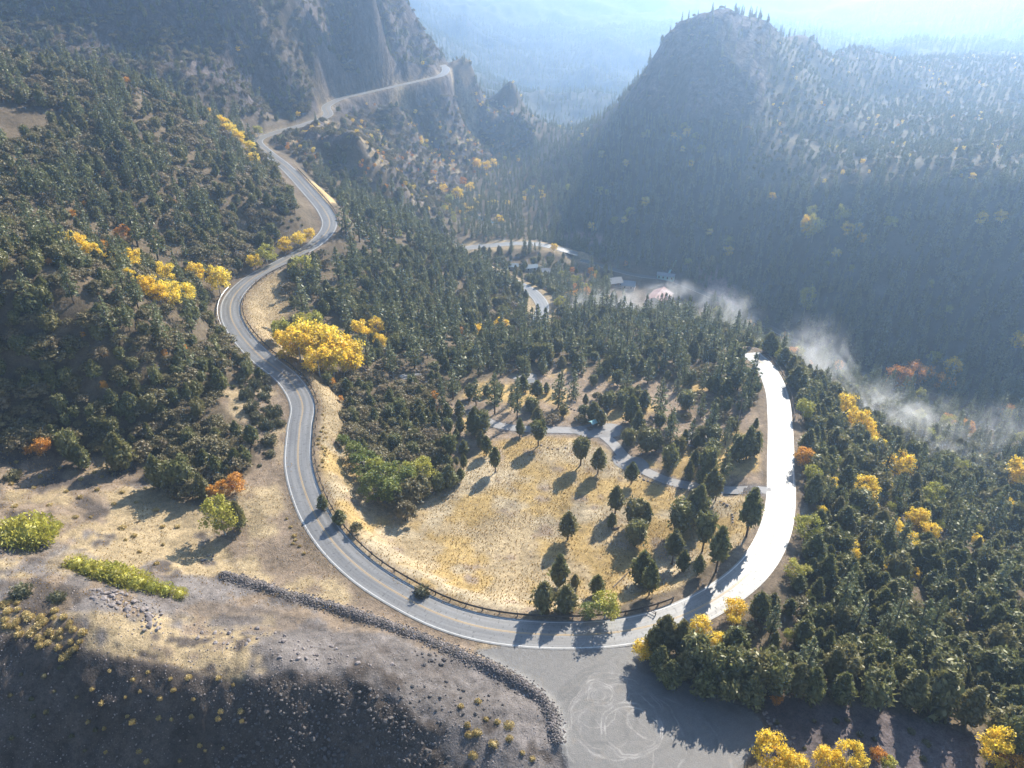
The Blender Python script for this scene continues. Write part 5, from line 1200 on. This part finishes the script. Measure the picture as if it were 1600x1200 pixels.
def house(name, px, py, w, d, h, e, rz, wall, roof, label, windows=3, cat='building', door=True):
    x, y, z = hit(px, py)
    r = bpy.data.objects.new(name, None); link(r); r.location = (x, y, z); r.rotation_euler = (0, 0, rz); tag(r, label, cat)
    part('wall', lambda bm: gable_walls(bm, w, d, h, e), M[wall], r); part('roof', lambda bm: prism(bm, w, d, h + .03, e, .45), M[roof], r)
    for s in (-1, 1):
        for i in range(windows):
            cxw = -w / 2 + w * (i + .5) / windows
            wd = part('window', lambda bm: box(bm, (cxw - .55, s * (d / 2 + .05) - .05, h * .35), (cxw + .55, s * (d / 2 + .05) + .05, h * .35 + 1.5)), M['white_paint'], r)
            part('pane', lambda bm: box(bm, (cxw - .45, s * (d / 2 + .09) - .05, h * .35 + .1), (cxw + .45, s * (d / 2 + .09) + .05, h * .35 + 1.4)), M['glass'], wd)
    for s in (-1, 1):
        for i in range(2 if d > 6 else 0):
            cyw = -d / 4 + d / 2 * i
            wd = part('window', lambda bm: box(bm, (s * (w / 2 + .05) - .05, cyw - .5, h * .35), (s * (w / 2 + .05) + .05, cyw + .5, h * .35 + 1.5)), M['white_paint'], r)
            part('pane', lambda bm: box(bm, (s * (w / 2 + .09) - .05, cyw - .4, h * .35 + .1), (s * (w / 2 + .09) + .05, cyw + .4, h * .35 + 1.4)), M['glass'], wd)
    if door: part('door', lambda bm: box(bm, (-w / 2 - .08, -.5, 0), (-w / 2 + .02, .5, 2.1)), M['brown_wall'], r)
    return r
house('powerhouse', 1028, 478, 20, 13, 6.5, 3.6, math.radians(62), 'wall_cream', 'roof_rose', 'cream powerhouse with rose gable roof on the shaded valley floor', 5)
house('house', 958, 446, 11, 8, 3.2, 2.6, .3, 'brown_wall', 'roof_grey', 'brown house with dim gable roof left of the powerhouse', 3)
house('house', 982, 450, 9, 7, 3.0, 2.4, -.3, 'wall_cream', 'roof_blue', 'small pale house among trees just left of powerhouse', 2)
house('shed', 829, 422, 9, 6, 2.6, 1.4, .2, 'concrete', 'roof_blue', 'shed with bright pale-blue roof beyond the lower road', 2, 'shed')
house('shed', 849, 428, 9, 6, 2.6, 1.6, -.1, 'concrete', 'roof_grey', 'shed with pale grey roof right of the blue-roofed one', 2, 'shed')
house('shed', 800, 420, 8, 5, 2.4, 1.3, .1, 'concrete', 'roof_blue', 'leftmost blue-roofed shed half hidden by a pine', 2, 'shed')
house('shed', 1082, 517, 7, 5, 2.4, 1.2, .5, 'concrete', 'roof_blue', 'small blue-grey shed behind the bench edge in mist', 1, 'shed')
house('shed', 826, 603, 3.6, 2.8, 2.2, .7, .35, 'brown_wall', 'roof_grey', 'small campground shed with a sunlit white roof', 1, 'shed')
house('substation_building', 1040, 436, 12, 5, 3.4, 1.2, -.35, 'teal', 'roof_blue', 'long pale teal building at the foot of the penstock', 4)
# substation transformers beside the powerhouse
def transformer(px, py, label):
    x, y, z = hit(px, py); r = bpy.data.objects.new('transformer', None); link(r); r.location = (x, y, z); r.rotation_euler = (0, 0, 1.0); tag(r, label, 'transformer', 'substation transformers')
    part('tank', lambda bm: box(bm, (-1.3, -.9, -.3), (1.3, .9, 2.4)), M['teal'], r)
    for s in (-1, 1): part('radiator', lambda bm: box(bm, (-1.0, s * 1.2 - .25, .3), (1.0, s * 1.2 + .25, 2.1)), M['bright_steel'], r)
    for i in (-.8, 0, .8): part('bushing', lambda bm: box(bm, (i - .09, -.09, 2.4), (i + .09, .09, 3.5)), M['white_paint'], r)
transformer(1050, 476, 'middle pale-blue transformer right of the powerhouse'); transformer(1060, 478, 'pale-blue transformer farthest right of the powerhouse'); transformer(1042, 478, 'pale-blue transformer closest to the powerhouse wall')
# penstock pipe climbing the wall
def pipe(a, b, rad, mat, label):
    A, B = np.array(hit(*a)), np.array(hit(*b))
    r = bpy.data.objects.new('penstock', None); link(r); r.location = tuple(A); tag(r, label, 'pipe')
    n = 12; P_ = np.array([A + (B - A) * t for t in np.linspace(0, 1, n)]); P_[:, 2] = np.maximum(P_[:, 2], ground_z(P_[:, 0], P_[:, 1])) + rad + .3; P_ -= A
    V, F = tube(P_, [rad] * n, 10); link(bpy.data.objects.new('pipe', np_mesh('pipe', V, F, [M[mat]], smooth=True)), r)
    for k in range(0, n, 3):
        q = P_[k]; part('support', lambda bm: box(bm, (q[0] - rad * 1.2, q[1] - .3, q[2] - rad - 1.5), (q[0] + rad * 1.2, q[1] + .3, q[2] - rad * .4)), M['concrete'], r)
pipe((1042, 434), (1056, 409), .7, 'teal', 'pale teal penstock pipe climbing the shaded wall')
# utility pole
x, y, z = hit(1150, 678); top = float(at_y(1150, 622, y)[2]) - z
r = bpy.data.objects.new('utility_pole', None); link(r); r.location = (x, y, z); r.rotation_euler = (0, 0, .5); tag(r, 'tall wooden utility pole in the cleared strip beside the campsites', 'pole')
link(bpy.data.objects.new('pole', np_mesh('pole', *tube([(0, 0, -.5), (0, 0, top)], [.22, .15], 8), [M['wood']])), r)
part('crossarm', lambda bm: box(bm, (-1.2, -.08, top - .9), (1.2, .08, top - .7)), M['wood'], r)
for i in (-1.0, -.4, .4, 1.0): part('insulator', lambda bm: box(bm, (i - .06, -.06, top - .7), (i + .06, .06, top - .45)), M['glass'], r)
# sign shelter
x, y, z = hit(927, 668); r = bpy.data.objects.new('sign_shelter', None); link(r); r.location = (x, y, z); r.rotation_euler = (0, 0, .6); tag(r, 'small sign shelter with pale teal roof beside the campground drive', 'shelter')
part('roof', lambda bm: prism(bm, 2.6, 1.8, 2.3, .5, .2), M['teal'], r); part('notice_board', lambda bm: box(bm, (-.9, -.04, 1.0), (.9, .04, 2.0)), M['wood'], r)
for s in (-1, 1): part('post', lambda bm: box(bm, (s * 1.0 - .07, -.07, -.3), (s * 1.0 + .07, .07, 2.3)), M['wood'], r)
def picnic(px, py, rz, label):
    x, y, z = hit(px, py); r = bpy.data.objects.new('picnic_table', None); link(r); r.location = (x, y, z + .1); r.rotation_euler = (0, 0, rz); tag(r, label, 'picnic table', 'picnic tables of the campground')
    part('table_top', lambda bm: box(bm, (-1.0, -.42, .70), (1.0, .42, .78)), M['wood'], r)
    for s in (-1, 1):
        part('bench', lambda bm: box(bm, (-1.0, s * .75 - .16, .42), (1.0, s * .75 + .16, .48)), M['wood'], r)
        part('leg', lambda bm: box(bm, (s * .7 - .06, -.75, 0), (s * .7 + .06, .75, .42)), M['wood'], r); part('brace', lambda bm: box(bm, (s * .7 - .05, -.12, .42), (s * .7 + .05, .12, .70)), M['wood'], r)
picnic(1088, 683, .9, 'picnic table at the upper edge of the gravel campsite'); picnic(1094, 697, .2, 'picnic table at the lower edge of the gravel campsite'); picnic(1080, 694, 1.4, 'picnic table on the left of the gravel campsite'); picnic(922, 671, .4, 'picnic table in shade just below the sign shelter')
# fallen log and old rail fence
def log(a, b, rad, name, label, cat='log'):
    A, B = np.array(hit(*a)), np.array(hit(*b)); r = bpy.data.objects.new(name, None); link(r); r.location = tuple(A); tag(r, label, cat)
    d = (B - A); L = np.linalg.norm(d); u = d / L; s = np.cross(u, [0, 0, 1]); s /= np.linalg.norm(s); t = np.cross(s, u)
    a8 = np.linspace(0, 2 * np.pi, 8, endpoint=False); V = []
    for k in np.linspace(0, 1, 5): V.append(d * k + (np.cos(a8)[:, None] * s + np.sin(a8)[:, None] * t) * rad * (1 - .35 * k) + [0, 0, rad])
    ii = np.arange(40).reshape(5, 8); F = np.stack([ii[:-1], np.roll(ii[:-1], -1, 1), np.roll(ii[1:], -1, 1), ii[1:]], 2).reshape(-1, 4)
    link(bpy.data.objects.new('trunk', np_mesh('trunk', np.vstack(V), F, [M['wood']])), r)
    for k in (.35, .7):
        q = d * k; V2, F2 = tube([q + [0, 0, rad], q + s * .5 + [0, 0, rad + .6]], [.07, .03], 5); link(bpy.data.objects.new('branch', np_mesh('branch', V2, F2, [M['wood']])), r)
log((956, 828), (968, 825), .32, 'fallen_log', 'fallen grey log lying in the meadow grass'); log((958, 918), (986, 890), .16, 'dead_branch', 'bare dead branch leaning on the bank behind the guardrail'); log((700, 662), (716, 654), .2, 'fallen_log', 'thin fallen log in shade left of campground')
fa, fb = np.array(hit(1003, 950)), np.array(hit(1024, 962)); r = bpy.data.objects.new('rail_fence', None); link(r); r.location = tuple(fa); tag(r, 'short wooden rail fence behind the guardrail\'s right end', 'fence')
for k in (0, .5, 1): q = (fb - fa) * k; part('post', lambda bm: box(bm, (q[0] - .09, q[1] - .09, q[2] - .3), (q[0] + .09, q[1] + .09, q[2] + 1.25)), M['wood'], r)
for hgt in (.5, 1.0):
    d = fb - fa; V2 = np.array([[0, 0, hgt - .06], [0, 0, hgt + .06], [d[0], d[1], d[2] + hgt + .06], [d[0], d[1], d[2] + hgt - .06], [.08, .05, hgt - .06], [.08, .05, hgt + .06], [d[0] + .08, d[1] + .05, d[2] + hgt + .06], [d[0] + .08, d[1] + .05, d[2] + hgt - .06]])
    link(bpy.data.objects.new('rail', np_mesh('rail', V2, np.array([[0, 1, 2, 3], [7, 6, 5, 4], [0, 4, 5, 1], [1, 5, 6, 2], [2, 6, 7, 3], [3, 7, 4, 0]]), [M['wood']])), r)

# ------------------------------------------------------------------ words that single out each of the many: counted outwards from a place one can find
SPOT = [(1150, 650, 'the utility pole'), (945, 1085, "the pull-out's tyre circles"), (827, 597, 'the white-roofed shed'), (927, 657, 'the teal-roofed sign shelter'), (842, 480, "the lower road's pale curve"), (1195, 570, "the pale road's far end"), (1030, 465, 'the rose-roofed powerhouse'),
        (515, 345, "the upper road's sharp bend"), (490, 300, 'the hay-coloured roadside strip'), (690, 115, "the cliff road's last corner"), (30, 200, 'the bare clearing on the spur'), (495, 90, 'the near cliff nose'), (1115, 20, 'the hazy peak'), (1440, 1160, 'the bare shaded clearing'),
        (634, 798, 'the lone meadow-edge oak'), (352, 808, 'the yellow-green cottonwood'), (500, 540, 'the big yellow grove'), (473, 414, 'the round lime roadside tree'), (1251, 714, 'the orange roadside oak'), (350, 480, "the road's left bend"), (460, 650, "the S-bend's middle"), (205, 955, "the track's rock heap"), (670, 1030, "the dark boulders at track's end"),
        (345, 900, "the rock berm's left end"), (870, 1160, "the rock berm's right end"), (200, 900, 'the willow strip'), (42, 825, 'the round willow clump'), (60, 985, 'the dense rabbitbrush patch'), (160, 395, "the gully's yellow trees"), (475, 465, 'the broad pine above the grove'), (1215, 1150, 'the pale rock pile'), (1543, 1165, 'the lower right golden shrub'),
        (1240, 640, "the dark guardrail's near end"), (1225, 840, "the pale road's outer curve"), (1340, 640, 'the yellow trees in mist'), (1580, 745, 'the yellow tree at right edge'), (1495, 820, 'the biggest pine in the mist'), (770, 384, 'the far stretch of lower road'), (910, 372, 'the rosy spoil mound'), (1048, 420, 'the teal penstock'),
        (1268, 350, 'the yellow aspens on the wall'), (1430, 585, 'the orange trees on valley floor'), (720, 320, 'the far river bend'), (400, 218, "the upper road's hairpin"), (350, 200, 'the yellow trees under the cliff'), (470, 1060, "the shaded scree's upper edge"), (620, 750, 'the bright green thicket'), (120, 440, 'the lone pine on the spur'), (1280, 255, 'the bright gap on the bench'), (660, 260, 'the middle of the rocky slope'), (100, 600, "the dark slope's middle"), (250, 250, "the upper hillside's middle"), (650, 450, "the inner wood's middle"), (1400, 950, "the right wood's middle"), (1590, 1000, "the picture's right edge"), (10, 500, "the picture's left edge")]
RANK = ['nearest', 'second-nearest', 'third-nearest', 'fourth-nearest', 'fifth-nearest', 'sixth-nearest', 'seventh-nearest', 'eighth-nearest', 'ninth-nearest', 'tenth-nearest', 'eleventh-nearest', 'twelfth-nearest', 'thirteenth-nearest', 'fourteenth-nearest', 'fifteenth-nearest', 'sixteenth-nearest', 'seventeenth-nearest', 'eighteenth-nearest', 'nineteenth-nearest', 'twentieth-nearest']
by_name = {}
for it in RELABEL: by_name.setdefault((it[1], it[2]), []).append(it)
for (_, look), L in by_name.items():
    P_ = np.array([(t[3], t[4]) for t in L]); S_ = np.array([(t[0], t[1]) for t in SPOT])
    D_ = P_[:, None, :] - S_[None]; dist = np.hypot(D_[..., 0], D_[..., 1])
    sec = np.where(np.abs(D_[..., 0]) > np.abs(D_[..., 1]), np.where(D_[..., 0] > 0, 0, 1), np.where(D_[..., 1] > 0, 2, 3))
    rk = np.full(dist.shape, 99)
    for b in range(len(SPOT)):
        for q in range(4):
            m = np.where(sec[:, b] == q)[0]; rk[m[np.argsort(dist[m, b])], b] = np.arange(len(m))
    cost = rk + dist / 45.0
    for a, t in enumerate(L):
        b = int(np.argmin(cost[a]))
        if rk[a, b] < len(RANK) and dist[a, b] < 420:
            t[0]['label'] = f"{look} {RANK[rk[a, b]]} " + ('to the right of ', 'to the left of ', 'below ', 'above ')[sec[a, b]] + SPOT[b][2]

# ------------------------------------------------------------------ river
M['water'] = simple_mat('water', (.05, .07, .07), 0.12, 0.2, .3, 0.5)
RIV_PX = [(700, 300), (712, 318), (735, 335), (760, 345), (800, 352)]
rv = catmull([(p[0], p[1], p[2] + .25) for p in (hit(*q) for q in RIV_PX)], 3.0); rv[:, 2] = ground_z(rv[:, 0], rv[:, 1]) + .35
o = link(bpy.data.objects.new('river', ribbon('river', rv, np.linspace(-3, 3, 3), M['water']))); o['kind'] = 'structure'; o['label'] = 'narrow river in the far valley'

# ------------------------------------------------------------------ air: even haze over everything, and mist rising off the valley floor
ZTOP = float(max(GZ.max(), CAM_H)) + 25; ZBOT = float(GZ.min()) - 1.5
hz = mesh_of('haze', lambda bm: box(bm, (-half_w(Y1) - 20, -60, ZBOT), (half_w(Y1) + 20, Y1 + 20, ZTOP)), M['ground']); hz.materials.clear()
m, nt, out = new_mat('haze_air'); pv = N(nt, 'ShaderNodeVolumePrincipled')
pv.inputs['Color'].default_value = HAZE_COL; pv.inputs['Density'].default_value = HAZE_D; pv.inputs['Anisotropy'].default_value = HAZE_G
nt.links.new(pv.outputs[0], out.inputs['Volume']); hz.materials.append(m)
hz_o = link(bpy.data.objects.new('haze', hz)); hz_o['kind'] = 'stuff'; hz_o['label'] = 'pale blue haze filling the valley air'
def mist_material(seed, dens):
    m, nt, out = new_mat('mist_vapour'); pv = N(nt, 'ShaderNodeVolumePrincipled'); pv.inputs['Color'].default_value = (.96, .97, 1, 1); pv.inputs['Anisotropy'].default_value = .35
    tc = N(nt, 'ShaderNodeTexCoord'); ob = tc.outputs['Object']
    ln = N(nt, 'ShaderNodeVectorMath', operation='LENGTH'); nt.links.new(ob, ln.inputs[0])
    fall = N(nt, 'ShaderNodeMapRange'); fall.interpolation_type = 'SMOOTHSTEP'; fall.inputs[1].default_value = 1.0; fall.inputs[2].default_value = .15; fall.inputs[3].default_value = 0; fall.inputs[4].default_value = 1; nt.links.new(ln.outputs['Value'], fall.inputs[0])
    g = N(nt, 'ShaderNodeNewGeometry').outputs['Position']
    mp = N(nt, 'ShaderNodeMapping'); mp.inputs['Location'].default_value = (seed * 13.7, seed * 5.1, seed * 3.3); mp.inputs['Scale'].default_value = (1, 1, .8); nt.links.new(g, mp.inputs[0])
    nz = N(nt, 'ShaderNodeTexNoise'); nz.inputs['Scale'].default_value = .07; nz.inputs['Detail'].default_value = 7; nz.inputs['Roughness'].default_value = .68; nz.inputs['Distortion'].default_value = 1.4; nt.links.new(mp.outputs[0], nz.inputs['Vector'])
    cut_ = N(nt, 'ShaderNodeMapRange'); cut_.inputs[1].default_value = .47; cut_.inputs[2].default_value = .72; cut_.inputs[3].default_value = 0; cut_.inputs[4].default_value = dens; nt.links.new(nz.outputs[0], cut_.inputs[0])
    nt.links.new(math_n(nt, 'MULTIPLY', cut_.outputs[0], fall.outputs[0]), pv.inputs['Density']); nt.links.new(pv.outputs[0], out.inputs['Volume'])
    return m
for i, (px, py, y, rx, ry, rz_, dens, text) in enumerate(MIST):
    c = at_y(px, py, y)
    V, F = blob((0, 0, 0), 1.0, 1.0, 20, 12, 0.0)
    me = np_mesh('mist', V, F, [mist_material(i + 1, dens)]); o = link(bpy.data.objects.new('mist', me)); o.location = tuple(float(q) for q in c); o.scale = (rx, ry, rz_); o.rotation_euler = (0, math.radians(-12), math.radians(-25))
    o['kind'] = 'stuff'; o['label'] = text
